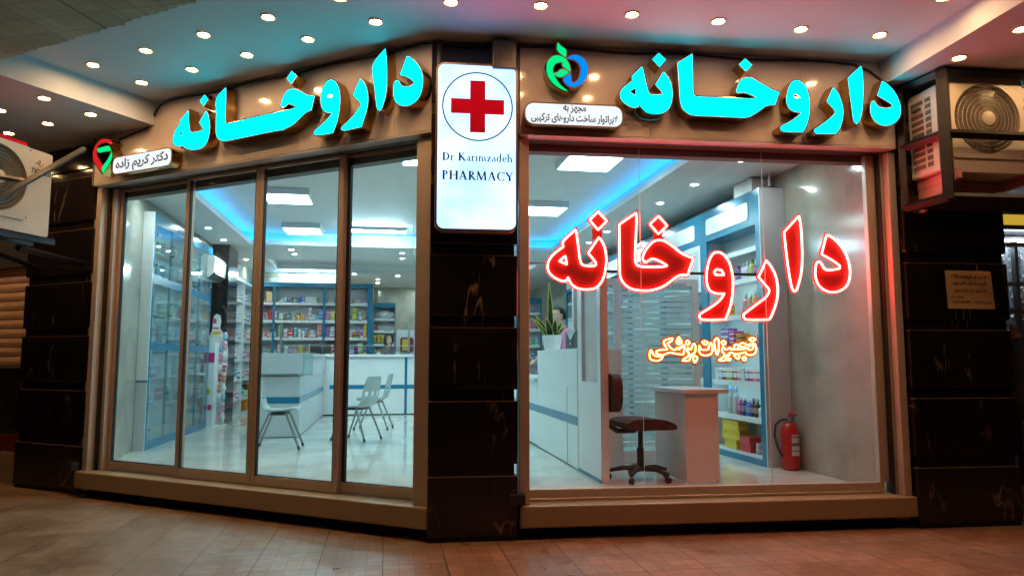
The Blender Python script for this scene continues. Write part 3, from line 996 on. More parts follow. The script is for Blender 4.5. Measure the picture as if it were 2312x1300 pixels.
# white rounded plates with Persian lettering
def plate_sign(F, corners, n, label, lines, r):
    (xa, za), (xb, zb) = on_plane(F, *corners[0], n), on_plane(F, *corners[1], n)
    x0, x1, z0, z1 = min(xa, xb), max(xa, xb), min(za, zb), max(za, zb)
    t = thing('plate_sign', label, 'sign', F.p((x0 + x1) / 2, 0, z0))
    mb = MB(); mb.prism(F, [rounded(x0, x1, z0, z1, r)], 0.006, n); mb.build('body', 'gold', t)
    mb = MB(); mb.prism(F, [rounded(x0, x1, z0, z1, r), rounded(x0 + .011, x1 - .011, z0 + .011, z1 - .011, r - .011)], n + .0004, n + .005); mb.build('rim', 'goldrim', t)
    mb = MB(); mb.prism(F, [rounded(x0 + .011, x1 - .011, z0 + .011, z1 - .011, r - .011)], n + .0002, n + .003); mb.build('face', 'e_white', t)
    mb = MB()
    for body, fx0, fx1, fz, fh, bold in lines:
        put_text(mb, F, n + .0036, body, x0 + (x1 - x0) * fx0, x0 + (x1 - x0) * fx1, z0 + (z1 - z0) * fz, (z1 - z0) * fh, bold)
    mb.build('lettering', 'navy', t)
plate_sign(FR, ((1183, 229), (1408, 291)), ND, 'white rounded sign with two lines of Persian lettering under the green emblem', [('مجهز به', .39, .62, .74, .36, .026), ('لابراتوار ساخت داروهای ترکیبی', .07, .94, .33, .42, .03)], 0.075)
plate_sign(FL, ((253, 397), (390, 331)), ND, 'white rounded sign with one line of Persian lettering beside the red emblem', [('دکتر کریم زاده', .06, .94, .47, .74, .032)], 0.06)

# red cross lightbox on the central pillar
NB = 0.11
x0, zt = on_plane(FP, 985, 138, NB); x1, zb = on_plane(FP, 1169, 524, NB)
zt -= 0.008
t = thing('lightbox', 'tall white lightbox with red cross and Latin pharmacy lettering on the central pillar', 'lightbox', FP.p((x0 + x1) / 2, 0, zb))
mb = MB(); mb.prism(FP, [rounded(x0, x1, zb, zt, .065)], 0.004, NB); mb.build('body', 'alu', t)
mb = MB(); mb.prism(FP, [rounded(x0, x1, zb, zt, .065), rounded(x0 + .015, x1 - .015, zb + .015, zt - .015, .05)], NB + .0003, NB + .008); mb.build('rim', 'goldrim', t)
mb = MB(); mb.prism(FP, [rounded(x0 + .015, x1 - .015, zb + .015, zt - .015, .05)], NB + .0002, NB + .004); mb.build('face', 'e_box', t)
cx_, cz_ = on_plane(FP, 1078.5, 241, NB + .004)
R_ = (on_plane(FP, 1158.5, 244, NB)[0] - on_plane(FP, 998.5, 238, NB)[0]) / 2
circ = lambda r: [(cx_ + r * math.cos(2 * math.pi * k / 64), cz_ + r * math.sin(2 * math.pi * k / 64)) for k in range(64)]
mb = MB(); mb.prism(FP, [circ(R_), circ(R_ - .0105)], NB + .0046, NB + .0052); mb.build('ring', 'navy', t)
h, w = R_ * 0.75, R_ * 0.215
mb = MB(); mb.prism(FP, [[(cx_ + a * 1.0, cz_ + b) for a, b in ((-w, -h), (w, -h), (w, -w), (h, -w), (h, w), (w, w), (w, h), (-w, h), (-w, w), (-h, w), (-h, -w), (-w, -w))]], NB + .0046, NB + .0054); mb.build('cross', 'cross', t)
mb = MB()
a, zz = on_plane(FP, 997, 361, NB); b, _ = on_plane(FP, 1158, 361, NB)
serif_text(mb, FP, NB + .005, 'Dr Karımzadeh', a, b, zz - .004, 0.062)
mb.build('lettering', 'navy', t)
mb = MB()
a, zz = on_plane(FP, 996, 404, NB); b, _ = on_plane(FP, 1159, 404, NB)
serif_text(mb, FP, NB + .005, 'PHARMACY', a, b, zz - .004, 0.068)
mb.build('lettering', 'navy', t)
# metal box speaker under the ceiling
t = thing('speaker', 'grey perforated metal box speaker above the red cross lightbox', 'speaker', FP.p(0.53, 0.05, 3.42))
mb = MB(); mb.box(FP, .445, .625, 0.0, 0.14, 3.445, 3.665, .006); mb.build('housing', 'speaker', t)
mb = MB()
for r in range(9):
    for c_ in range(6):
        xx = .48 + c_ * .0185 + (r % 2) * .006
        mb.box(FP, xx, xx + .012, .1395, .1412, 3.50 + r * .0135, 3.506 + r * .0135)
mb.build('perforations', 'ink', t)

# cables along the top of the boards
def cable(pts, label, r=.009, mat='cable', nm='cable'):
    mb = MB(); mb.tube(pts, r, 6)
    return setp(mb.build(nm, mat, smooth=True), label, 'cable')
pts = [FL.p(-3.55, .012, 3.40), FL.p(-3.3, .012, 3.44), FL.p(-3.16, .012, 3.455), FL.p(-3.1, .012, 3.50), FL.p(-3.05, .012, 3.59), FL.p(-2.98, .012, 3.655)]
pts += [FL.p(-2.98 + i * .1, .012, 3.675 + .008 * math.sin(i * .7)) for i in range(1, 30)] + [FP.p(.1, .02, 3.67), FP.p(.25, .02, 3.655), FP.p(.44, .02, 3.68)]
cable(pts, 'thin black cable running along the top of the left sign board')
pts = [FP.p(.62, .02, 3.67)] + [FR.p(.02 + i * .1, .012, 3.672 + .008 * math.sin(i * .6)) for i in range(0, 28)] + [FR.p(2.86, .012, 3.62), FR.p(2.98, .012, 3.53), FR.p(3.07, .012, 3.45)]
cable(pts, 'thin black cable running along the top of the right sign board')

# ---- canopy downlights
def downlight_proto():
    p = FR.p(.06, .62, CZ)
    t = thing('downlight', '', 'downlight', p, 'warm downlights in the canopy ceiling')
    mb = MB()
    mb.loft([mb.ring(p + Vector((0, 0, -dz)), (0, 0, 1), r, 28) for r, dz in ((.033, .0015), (.052, .0015), (.052, .008), (.047, .012), (.043, .010), (.0365, .004))], cap=False)
    mb.build('trim_ring', 'cone', t, smooth='auto')
    mb = MB(); mb.lathe(p + Vector((0, 0, -.0055)), [(.0375, -.0012), (.036, .0015)], 20); mb.build('lamp', 'e_down', t)
    return t, p
dl, p0 = downlight_proto()
rows = []
for i in range(6): rows.append((FL.p(.43 - .632 * i, .45 - .01 * i, CZ), ('%s warm downlight from the central pillar in the row nearest the left sign board' % ORD[i])))
for i in range(6): rows.append((FL.p(.43 - .636 * i, .83, CZ), ('%s warm downlight from the middle in the outer row above the left pavement' % ORD[i])))
for i, (u, v) in enumerate([(1427, 32), (1622, 47), (1808, 65), (1986, 78)]):
    rows.append((on_z(u, v, CZ), '%s warm downlight along the right sign board counted from the green emblem' % ORD[i + 1]))
for i in range(5): rows.append((FR.p(.12 + i * .648, 1.06, CZ), '%s warm downlight from the middle in the outer row above the right pavement' % ORD[i]))
for i, (u, v) in enumerate([(205, 257), (108, 278), (20, 300)]): rows.append((on_z(u, v, 3.475), '%s warm downlight right to left in the lowered left ceiling above the air conditioner' % ORD[i]))
for i, (u, v) in enumerate([(100, 221), (0, 248)]): rows.append((on_z(u, v, 3.475), '%s warm downlight right to left in the outer row of the lowered left ceiling' % ORD[i]))
for i in range(3): rows.append((FL.p(-5.1 - .62 * i, .48, 3.475), '%s added unseen warm downlight leftward, brightening the roller shutter' % ORD[i]))  # added beyond the view to brighten the shutter
for i in range(2): rows.append((FR.p(3.95 + .65 * i, .62, 3.50), '%s added unseen warm downlight rightward, brightening the next shop' % ORD[i]))  # added beyond the view as extra light on the right
for i, (u, v) in enumerate([(2165, 130), (2305, 65)]): rows.append((on_z(u, v, 3.50), ['warm downlight in the lowered right ceiling just above the cage corner', 'warm downlight in the lowered right ceiling farther out from the cage'][i]))
dl['label'] = 'first warm downlight along the right sign board above the green emblem'
for p, lab in rows:
    copy_tree(dl, p - p0, lab)

# ---- sliding door front
GZ0, GZ1 = 0.24, 2.985
def leaf(F, x0, x1, n, t, zb=0.085, st=0.055, dark=.009):
    """one glazed aluminium leaf"""
    d = 0.02
    mb = MB()
    mb.box(F, x0, x0 + st, n - d, n + d, GZ0 + .004, GZ1 - .004, .003, 1)
    mb.box(F, x1 - st, x1, n - d, n + d, GZ0 + .004, GZ1 - .004, .003, 1)
    mb.box(F, x0 + st, x1 - st, n - d + .002, n + d - .002, GZ0 + .004, GZ0 + zb, .003, 1)
    mb.box(F, x0 + st, x1 - st, n - d + .002, n + d - .002, GZ1 - .03, GZ1 - .004)
    o = mb.build('door_leaf', 'alu', t)
    mb = MB()
    for xa, xb_ in ((x0 + st - .001, x0 + st + dark), (x1 - st - .009, x1 - st + .001)):
        mb.box(F, xa, xb_, n - d * .6, n + d * .8, GZ0 + zb, GZ1 - .03)
    mb.box(F, x0 + st, x1 - st, n - d * .6, n + d * .8, GZ0 + zb - .001, GZ0 + zb + .007)
    mb.build('gasket_and_shade', 'rubber', o)
    mb = MB(); mb.prism(F, [[(x0 + st, GZ0 + zb), (x1 - st, GZ0 + zb), (x1 - st, GZ1 - .03), (x0 + st, GZ1 - .03)]], n, None)
    mb.build('glass_pane', 'glass', o)
    return o
t = thing('sliding_door_front', 'wide glazed front of four aluminium framed panels on the left, the middle pair sliding', 'glass doors', FL.p(-1.9, -.2, GZ0))
leaf(FL, -3.775, -2.765, -.225, t, st=.045)
leaf(FL, -2.79, -1.87, -.18, t, st=.045)
leaf(FL, -1.867, -.95, -.18, t, st=.045)
leaf(FL, -.985, -.10, -.225, t, st=.040, dark=.032)  # widened black strip also stands for the stile in shadow
mb = MB()
mb.box(FL, -3.93, -3.862, -.24, -.06, GZ0, 2.97, .003, 1)
mb.box(FL, -.165, -.035, -.24, -.055, GZ0, 2.97, .003, 1)
mb.box(FL, -3.822, -3.776, -.25, -.15, GZ0, 2.98, .003, 1)
mb.build('side_jamb', 'alu', t)
mb = MB(); mb.box(FL, -3.8615, -3.8225, -.24, -.13, GZ0, 2.97); mb.build('guide_gap', 'rubber', t)
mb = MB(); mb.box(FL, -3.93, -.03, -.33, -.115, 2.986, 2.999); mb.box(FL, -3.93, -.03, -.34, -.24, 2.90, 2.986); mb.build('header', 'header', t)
mb = MB(); mb.box(FL, -3.7, -.16, -.25, -.15, GZ0, GZ0 + .004); mb.build('floor_track', 'steel', t)
# ---- right shop window
t = thing('shop_window', 'big three pane shop window with bronze frame on the right behind the red neon word', 'window', FR.p(1.5, -.2, GZ0))
mb = MB()
mb.box(FR, .0, .075, -.23, -.05, GZ0, 2.97, .003, 1)
mb.box(FR, .0755, 2.94, -.23, -.18, GZ0, GZ0 + .085, .003, 1)
mb.box(FR, .0755, 2.94, -.26, -.17, GZ0 + .0005, GZ0 + .022, .003, 1)
mb.box(FR, 2.905, 2.985, -.23, -.175, GZ0 + .0855, 2.975, .003, 1)
mb.box(FR, 3.02, 3.085, -.22, -.05, GZ0, 2.97, .003, 1)
mb.build('frame', 'alu', t)
mb = MB(); mb.box(FR, 2.986, 3.02, -.22, -.12, GZ0, 2.97); mb.build('guide_gap', 'rubber', t)
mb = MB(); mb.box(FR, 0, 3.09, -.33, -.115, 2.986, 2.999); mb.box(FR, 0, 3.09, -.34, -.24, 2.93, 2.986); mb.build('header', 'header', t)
SE1, SE2 = on_plane(FR, 1449, 720, -.205)[0], on_plane(FR, 1731, 720, -.205)[0]
for a, b in ((.075, SE1 - .0015), (SE1 + .0015, SE2 - .0015), (SE2 + .0015, 2.906)):
    mb = MB(); mb.prism(FR, [[(a, GZ0 + .08), (b, GZ0 + .08), (b, 2.98), (a, 2.98)]], -.205, None); mb.build('glass_pane', 'glass', t)
mb = MB()
for a in (SE1, SE2): mb.box(FR, a - .0014, a + .0014, -.209, -.201, GZ0 + .085, 2.975)
mb.build('seam', 'wire', t)
# shutter stops: black brackets at the foot of the guides
for F, x0, x1, z0, lab in ((FP, .585, .70, .255, 'small black shutter stop at the foot of the central pillar'), (FL, -4.07, -3.93, .25, 'small black shutter stop at the foot of the left door guide')):
    mb = MB(); mb.box(F, x0, x1, -.04, .045, z0, z0 + .075, .006)
    setp(mb.build('shutter_stop', 'blackpl'), lab, 'bracket')

# ---- neon word in the right window
NN = -.240
n1 = (1225, 465, 6.422)
def c2n(pts): return [((1565 + x / 4.961 - 1225) * 6.422, (470 + y / 4.961 - 465) * 6.422) for x, y in pts]
neon = [
 [[(480,343),(495,420),(520,600),(540,760),(565,838),(612,862),(740,870),(777,850),(770,820),(720,750),(663,685),(745,560),(820,453),(870,530),(910,640),(925,780),(915,900),(890,1020),(840,1120),(760,1190),(640,1210),(520,1195),(440,1150),(400,1100),(370,1033),(350,1075),(310,1090),(240,1070),(150,1020),(90,950),(75,880),(90,800),(140,720),(220,650),(302,590),(295,525),(360,450)],
  [(330,722),(242,800),(352,846)]],
 [[(805,83),(932,220),(805,347),(683,205)]],
 [[(1358,100),(1360,250),(1347,600),(1345,800),(1370,860),(1440,880),(1600,885),(1760,878),(1808,865),(1740,820),(1640,775),(1590,765),(1540,790),(1500,817),(1468,800),(1453,750),(1480,670),(1550,570),(1620,510),(1690,495),(1770,510),(1880,580),(2000,675),(2100,725),(2187,758),(2105,997),(2010,1000),(1930,1035),(1840,1105),(1740,1170),(1620,1210),(1540,1225),(1380,1220),(1270,1190),(1180,1120),(1130,1030),(1120,900),(1113,268)]],
 [[(1680,148),(1807,285),(1680,407),(1556,265)]],
 [c2n([(285,493),(340,520),(400,600),(435,720),(445,860),(435,1000),(410,1120),(360,1246),(100,1246),(70,1222),(75,1190),(110,1165),(220,1095),(300,1030),(352,955),(270,955),(200,930),(165,880),(150,800),(155,700),(180,590),(225,510)]),
  c2n([(233,715),(265,683),(320,695),(347,746),(255,746)])],
 [c2n([(815,583),(870,650),(920,750),(945,870),(945,980),(920,1090),(870,1220),(850,1246),(600,1246),(570,1227),(563,1190),(600,1160),(720,1070),(810,1000),(850,940),(845,900),(810,860),(733,770),(790,650)])],
 [c2n([(1185,88),(1205,200),(1218,400),(1220,600),(1210,720),(1180,850),(1155,920),(1135,930),(1115,910),(1090,820),(1055,600),(1018,270)])],
 [c2n([(1495,298),(1560,330),(1650,420),(1720,540),(1755,680),(1750,790),(1710,880),(1630,930),(1550,940),(1460,910),(1400,850),(1370,760),(1370,680),(1385,610),(1410,595),(1435,620),(1460,665),(1490,690),(1560,690),(1640,675),(1643,645),(1570,590),(1438,515)])],
]
t = thing('neon_sign', 'large red neon Persian pharmacy word hanging inside the right window', 'neon sign', FR.p(1.4, NN, 1.5))
# one clear red backing per letter, each with its own tube
for gi, loops in enumerate(neon):
    L = px_loops(FR, NN, loops, *n1)
    holes = L[1:] if gi == 4 and False else []
    yb_ = NN - .010 - .0006 * gi
    mb = MB(); mb.prism(FR, [L[0]], yb_ - .004, yb_)
    O_ = offset(L[0], .017)
    for i in range(len(O_)):
        j = (i + 1) % len(O_)
        q = [mb.bm.verts.new(FR.p(x, yb_ - .0005 - .00003 * (i % 13), z)) for x, z in (L[0][i], L[0][j], O_[j], O_[i])]
        mb.bm.faces.new(q)
    o = mb.build('letter_backing', 'redplate', t)
    mb = MB()
    for l in L:
        mb.tube([FR.p(x, NN, z) for x, z in l], .0075, 7, closed=True)
    mb.build('neon_tube', 'e_neon', o, smooth=True)
mb = MB()
for (u0, u1, v0, v1) in ((1338, 1360, 515, 540), (1476, 1497, 525, 540)):
    (xa, za), (xb, zb_) = on_plane(FR, u0, v0, NN), on_plane(FR, u1, v1, NN)
    mb.box(FR, xa, xb, NN - .018, NN - .0165, zb_, za)
mb.build('dot_support', 'redplate', t)
# amber second line
SY = (1455, 745, 8.757)
strokes = [
 [(130,385),(106,450),(105,530),(140,585),(230,605),(310,590),(350,550),(370,490)], [(150,400),(165,460),(205,505),(260,515),(335,512)], [(335,482),(270,472),(235,450),(238,420),(280,397),(380,388),(450,380),(440,360),(400,290),(385,255),(400,205),(540,160),(548,180),(540,215),(455,262),(470,285),(540,370),(600,390)],
 [(600,388),(640,372),(650,340),(672,375),(700,370),(708,332),(732,350),(762,300),(790,310),(782,430),(760,480),(640,468),(500,445),(380,490)], [(680,130),(738,240),(690,278),(632,240),(680,130)], [(680,175),(700,235),(660,235)],
 [(850,198),(895,250),(850,290),(818,240),(850,198)], [(868,332),(835,400),(880,455),(865,510),(760,590),(772,605),(880,600),(905,540),(935,490)],
 [(970,262),(940,320),(930,372),(880,382),(866,345)], [(980,258),(1012,330),(1002,430),(950,480),(910,488)], [(1000,510),(1050,542),(1000,642),(960,540),(1000,510)],
 [(1090,300),(1080,400),(1110,470),(1200,500),(1300,480),(1345,410),(1332,300),(1310,250),(1270,330),(1260,380),(1170,390),(1110,370),(1100,312)], [(1140,232),(1190,215),(1250,240),(1200,290),(1140,232)],
 [(1440,150),(1380,220),(1395,350),(1435,490),(1465,400),(1470,230),(1440,150)],
 [(1560,200),(1610,250),(1565,290),(1525,245),(1560,200)], [(1560,322),(1530,400),(1580,470),(1570,520),(1475,590),(1490,602),(1590,600),(1620,540),(1690,488)],
 [(1560,330),(1600,380),(1660,370),(1690,340),(1720,382),(1770,372),(1780,300),(1830,280),(1862,330),(1830,382),(1780,380)], [(1860,382),(1980,370),(2000,332),(1900,330),(1890,280),(1950,252),(2040,290),(2110,270)],
 [(1620,520),(1680,460),(1720,440),(1790,470),(1900,460),(2000,432)], [(1700,552),(1690,600),(1640,590),(1700,552)], [(1770,490),(1840,570),(1882,520),(1840,482)], [(1980,510),(2010,570),(1980,605),(1940,560),(1980,510)],
 [(2160,262),(2040,350),(2060,390),(2130,380),(2150,340),(2172,262),(2210,340),(2200,440),(2130,490),(2030,480),(2000,432)], [(2070,180),(2130,150),(2200,180),(2130,220),(2070,180)],
]
t = thing('neon_sign', 'small amber neon Persian line hanging under the red neon word', 'neon sign', FR.p(1.35, NN, 1.25))
mb, mb2 = MB(), MB()
def sm_open(pts, m=4):
    V = [Vector(p) for p in pts]
    out = []
    for i in range(len(V) - 1):
        a, b, c_, d_ = V[max(i - 1, 0)], V[i], V[i + 1], V[min(i + 2, len(V) - 1)]
        for q in range(m):
            s_ = q / m
            out.append(0.5 * ((2 * b) + (c_ - a) * s_ + (2 * a - 5 * b + 4 * c_ - d_) * s_ * s_ + (3 * b - a - 3 * c_ + d_) * s_ ** 3))
    return out + [V[-1]]
for q, st in enumerate(strokes):
    P = [on_plane(FR, SY[0] + x / SY[2], SY[1] + y / SY[2], NN) for x, y in sm_open(st)]
    mb.tube([FR.p(x, NN, z) for x, z in P], .0052, 6)
    # flat backing following the stroke
    for (xa, za), (xb, zb_) in zip(P[::2], P[2::2] + [P[-1]]):
        dd = Vector((xb - xa, zb_ - za))
        if dd.length < 1e-5: continue
        nn = Vector((-dd.y, dd.x)).normalized() * .019
        ee = dd.normalized() * .012
        yy = NN - .012 - .00004 * (len(mb2.bm.verts) % 97)
        mb2.prism(FR, [[(xa - ee.x + nn.x, za - ee.y + nn.y), (xb + ee.x + nn.x, zb_ + ee.y + nn.y), (xb + ee.x - nn.x, zb_ + ee.y - nn.y), (xa - ee.x - nn.x, za - ee.y - nn.y)]], yy, None)
mb.build('neon_tube', 'e_amber', t, smooth=True)
mb2.build('letter_backing', 'orangeplate', t)
cable([FR.p(.05, NN - .03, 2.03), FR.p(.14, NN - .02, 2.045), FR.p(.25, NN - .02, 2.04)], 'short red feed wire left of the red neon word', .004, 'redplate', 'feed_wire')

# ---- paper notice on the right pillar
(xa, za), (xb, zb) = on_plane(FR, 2132, 610, .0), on_plane(FR, 2243, 697, .0)
t = thing('paper_notice', 'yellowed paper notice with five lines of Persian writing taped to the right pillar', 'notice', FR.p((xa + xb) / 2, .004, zb))
mb = MB(); mb.prism(FR, [[(xa, za), (xb - .008, za - .004), (xb + .012, zb - .003), (xa + .012, zb)]], .0035, .0045); mb.build('sheet', 'paper', t)
mb = MB()
wN, hN = xb - xa, za - zb
for body, f0, f1, fz, fh, ar in (('به دو نفر فروشنده آقا /', .13, .88, .845, .135, True), ('خانم و یک نفر خانم جهت', .12, .90, .655, .135, True), ('صندوق دار نیازمندیم', .20, .86, .465, .13, True), ('پوشاک تک', .10, .38, .30, .095, True), ('۰۹۱۳۱۹۴۷۹۴۹ - ۰۹۱۳۲۱۱۰۶۸۷', .11, .96, .165, .085, False)):
    put_text(mb, FR, .0049, body, xa + wN * f0, xa + wN * f1, zb + hN * fz, hN * fh, .03, -.01, ar)
mb.build('writing', 'ink', t)

# ================================================================== OUTSIDE FITTINGS
def ac_unit(F, x0, x1, yf, depth, z0, z1, fx, fz, fr, label, logo, side):
    t = thing('air_conditioner', label, 'air conditioner', F.p((x0 + x1) / 2, yf - depth / 2, z0))
    # casing is a shell with an open round mouth
    mb = MB()
    cir = [(fx + fr * math.cos(2 * math.pi * k / 48), fz + fr * math.sin(2 * math.pi * k / 48)) for k in range(48)]
    mb.prism(F, [rounded(x0, x1, z0, z1, .02, 3), cir], yf - .02, yf)
    mb.prism(F, [rounded(x0, x1, z0, z1, .02, 3)], yf - depth, yf - .0205)
    mb.build('casing', 'acwhite', t)
    mb = MB(); mb.prism(F, [cir], yf - .0195, yf - .0185); mb.build('fan_cavity', 'acdark', t)
    mb = MB()
    for k in range(5):
        a0 = 2 * math.pi * k / 5
        bl = [(fx + r * math.cos(a0 + s), fz + r * math.sin(a0 + s)) for r, s in ((.06, -.2), (fr * .9, -.1), (fr * .92, .55), (.06, .5))]
        mb.prism(F, [bl], yf - .016, yf - .012)
    mb.build('fan', 'greypl', t)
    # raised square of the guard and its wires
    mb = MB()
    sq = rounded(fx - fr - .045, fx + fr + .035, fz - fr - .035, fz + fr + .045, .05, 4)
    mb.prism(F, [sq, cir], yf + .0005, yf + .016)
    mb.build('guard_panel', 'acwhite', t)
    mb = MB()
    for r in [fr * q for q in (.28, .40, .52, .64, .76, .88, .985)]:
        mb.tube([F.p(fx + r * math.cos(2 * math.pi * k / 40), yf + .026 - .02 * (r / fr) ** 2, fz + r * math.sin(2 * math.pi * k / 40)) for k in range(40)], .0026, 4, closed=True)
    for k in range(72):
        a = 2 * math.pi * k / 72
        P = []
        for q in (.2, .45, .7, 1.0):
            aa = a + (q - .2) * .75
            P.append(F.p(fx + fr * q * math.cos(aa), yf + .026 - .02 * q * q, fz + fr * q * math.sin(aa)))
        mb.tube(P, .0014, 3)
    mb.build('fan_guard', 'acgrille', t)
    mb = MB(); mb.lathe(F.p(fx, yf + .018, fz), [(fr * .2, 0), (fr * .2, .012), (fr * .16, .017)], 24, F.ey); mb.build('hub', 'acwhite', t, smooth='auto')
    mb = MB()
    put_text(mb, F, yf + .0012, logo[0], logo[1], logo[2], logo[3], None, .012, 0, False)
    mb.build('lettering', 'ink', t)
    mb = MB()
    lx, lz = (logo[1] + logo[2]) / 2, logo[3] + .055
    kk = .03
    mb.tube([F.p(lx + kk * a, yf + .002, lz + kk * b) for a, b in ((-1.7, .1), (-.8, -.1), (-.1, .5), (-.2, 1.0), (-.7, .8), (-.6, -.2), (0, -.6), (.6, -.3), (.8, .3))], .0035, 5)
    mb.build('emblem', 'cardboard', t)
    mb = MB()
    for dx, dz in ((fr + .015, fr + .02), (fr + .01, -fr - .01)):
        mb.lathe(F.p(fx + dx, yf + .0155, fz + dz), [(.008, 0), (.006, .003)], 8, F.ey)
    mb.build('screw', 'greypl', t)
    if side:      # louvred end panel facing the window
        mb = MB()
        xx = x0 - .004
        cells = []
        nz = 11
        for i in range(nz):
            za_ = z0 + .06 + i * (z1 - z0 - .12) / nz
            zb_ = za_ + (z1 - z0 - .12) / nz - .016
            cells.append((yf - depth + .03, yf - depth + .17, za_, zb_))
            cells.append((yf - depth + .195, yf - depth + .255, za_, zb_))
        for a, b, c_, d_ in cells:
            if not (a < yf - depth + .1 and abs((c_ + d_) / 2 - (z0 + (z1 - z0) * .80)) < .03):
                mb.box(F, xx, x0 - .0005, a, b, c_, d_)
        mb.build('side_vent', 'acdark', t)
        mb = MB()
        for a, b, c_, d_ in cells:
            mb.box(F, xx - .004, xx - .0005, a - .004, a + .004, c_ - .003, d_ + .003)
            mb.box(F, xx - .004, xx - .0005, a - .004, b + .004, c_ - .008, c_)
        mb.build('vent_frame', 'acwhite', t)
        mb = MB(); mb.box(F, x0 - .03, x0 - .001, yf - depth + .07, yf - depth + .15, z0 + (z1 - z0) * .78, z0 + (z1 - z0) * .81); mb.build('handle', 'greypl', t)
    return t
_e = Vector((.2, .98, 0)).normalized()
FA = Frame((-3.87, 6.10, 0), _e, (_e.y, -_e.x, 0))
_, za = on_plane(FA, 115, 350, 0); _, zb = on_plane(FA, 112, 537, 0)
fz_ = (on_plane(FA, 57, 416, 0)[1])
lx0 = on_plane(FA, 66, 380, 0); lx1 = on_plane(FA, 113, 380, 0)
ac_unit(FA, -.98, -.09, 0, .33, zb, za, on_plane(FA, 57, 416, 0)[0] - .262, fz_, .262, 'off white outdoor air conditioner on the left hanging behind a diagonal steel bar', ('evvoli', lx0[0], lx1[0] + .01, lx0[1] + .005), False)
mb = MB()
mb.box(FA, -.95, .02, -.30, -.25, zb - .05, zb - .002); mb.box(FA, -.95, .02, -.08, -.03, zb - .05, zb - .002)
mb.tube([FA.p(-.1, -.28, zb - .08), FL.p(-4.15, -.08, zb - .06)], .03, 4); mb.tube([FA.p(-.6, -.28, zb - .08), FL.p(-4.9, -.08, zb - .06)], .03, 4)
setp(mb.build('support_frame', 'cage'), 'black steel support frame under the left air conditioner', 'bracket')
pA = on_plane(FL, 186, 338, -.05); pB = on_plane(FA, -25, 459, .14); pC = on_plane(FA, 60, 410, .10); pD = on_plane(FA, -30, 394, .10)
mb = MB()
qA = on_plane(FA, 186, 338, .14)
mb.tube([FL.p(pA[0], -.05, pA[1] - .02), FA.p(qA[0], .14, qA[1])], .027, 4)
mb.tube([FA.p(qA[0] + .02, .14, qA[1] + .012), FA.p(pB[0], .14, pB[1])], .026, 4)
setp(mb.build('diagonal_bar', 'cage'), 'dark diagonal steel bar running from the left pillar across the left air conditioner', 'bar')
mb = MB(); mb.tube([FA.p(pC[0], .10, pC[1]), FA.p(pD[0], .10, pD[1])], .022, 4)
setp(mb.build('cross_bar', 'cage'), 'short level steel bar in front of the left air conditioner fan', 'bar')
mb = MB(); mb.box(FA, -.9, -.3, -.33, -.05, za + .004, za + .05)
setp(mb.build('red_tray', 'cross'), 'flat red tray lying on top of the left air conditioner', 'tray')
# right unit in its cage
YF = .33
fx, fz = on_plane(FR, 2226, 270, YF)
ex0 = on_plane(FR, 2116, 270, YF)[0]
tx = on_plane(FR, 2298, 240, YF)
ac_unit(FR, ex0, ex0 + .92, YF, .32, 2.72, 3.405, fx, fz, .278, 'off white outdoor air conditioner on the right inside a black steel cage', ('evvoli', tx[0], tx[0] + .17, tx[1]), True)
t = thing('steel_cage', 'black square tube cage around the right air conditioner', 'cage', FR.p(3.6, .2, 2.5))
B = .026
xl, xf, xr = 3.105, 3.175, 4.75
def bar(p, q, r=B):
    m_ = MB()
    m_.tube([p, q], r * 1.38, 4)
    return m_.build('rail', 'cage', t)
ztp, zmd, zbt = 3.47, 2.985, 2.50
for z in (ztp, zmd, zbt):
    bar(FR.p(xl, .02, z), FR.p(xf, .42, z)); bar(FR.p(xf, .42, z), FR.p(xr, .42, z))
bar(FR.p(xl, .025, zbt - .02), FR.p(xl, .025, ztp + .02)); bar(FR.p(xf, .42, zbt - .02), FR.p(xf, .42, ztp + .02), .036); bar(FR.p(xr, .42, zbt), FR.p(xr, .42, ztp))
for y in (.12, .26): bar(FR.p(xf - .03, y, zbt), FR.p(xr, y, zbt))
bar(FR.p(4.25, .05, zbt - .01), FR.p(4.25, .42, zbt - .01))
mb = MB()
mb.box(FR, ex0 + .05, ex0 + .09, .0, .44, 2.645, 2.715); mb.box(FR, ex0 + .75, ex0 + .79, .0, .44, 2.645, 2.715); mb.box(FR, ex0 + .06, ex0 + .78, .01, .05, 2.65, 2.71)
mb.prism(Frame(FR.p(ex0 + .055, 0, 0), FR.ey, FR.ex), [[(.0, 2.46), (.03, 2.46), (.42, 2.64), (.42, 2.66), (.0, 2.66)]], 0, .03)
setp(mb.build('bracket', 'redlit_metal'), 'white sheet steel bracket tinted as lit red under the right air conditioner', 'bracket')

# neighbouring shop on the left: roller shutter above, dim display below
t = thing('roller_shutter', 'half lowered bronze roller shutter at the far left beyond the pillar', 'shutter', FL.p(-5.8, -.3, 1.22))
mb = MB()
z = 1.22
while z < 2.30:
    prof = [(-.30, z), (-.285, z + .02), (-.278, z + .055), (-.285, z + .09), (-.30, z + .100)]
    A_ = [mb.bm.verts.new(FL.p(-6.9, y, zz)) for y, zz in prof]
    B_ = [mb.bm.verts.new(FL.p(-5.07, y, zz)) for y, zz in prof]
    for i in range(4): mb.bm.faces.new((A_[i], A_[i + 1], B_[i + 1], B_[i]))
    z += .101
mb.box(FL, -6.9, -5.07, -.31, -.302, 1.2, 2.3)
mb.build('curtain', 'shutter', t)
mb = MB(); mb.box(FL, -6.9, -5.07, -.5, -.22, 2.30, 3.47); mb.build('box', 'greypl', t)
t = thing('display_window', 'dim display window under the roller shutter at the far left edge with dark red frame', 'window', FL.p(-5.8, -.4, .3))
mb = MB(); mb.box(FL, -6.9, -5.07, -.36, -.28, .32, .48); mb.box(FL, -5.36, -5.27, -.36, -.28, .48, 1.2); mb.build('frame', 'darkred', t)
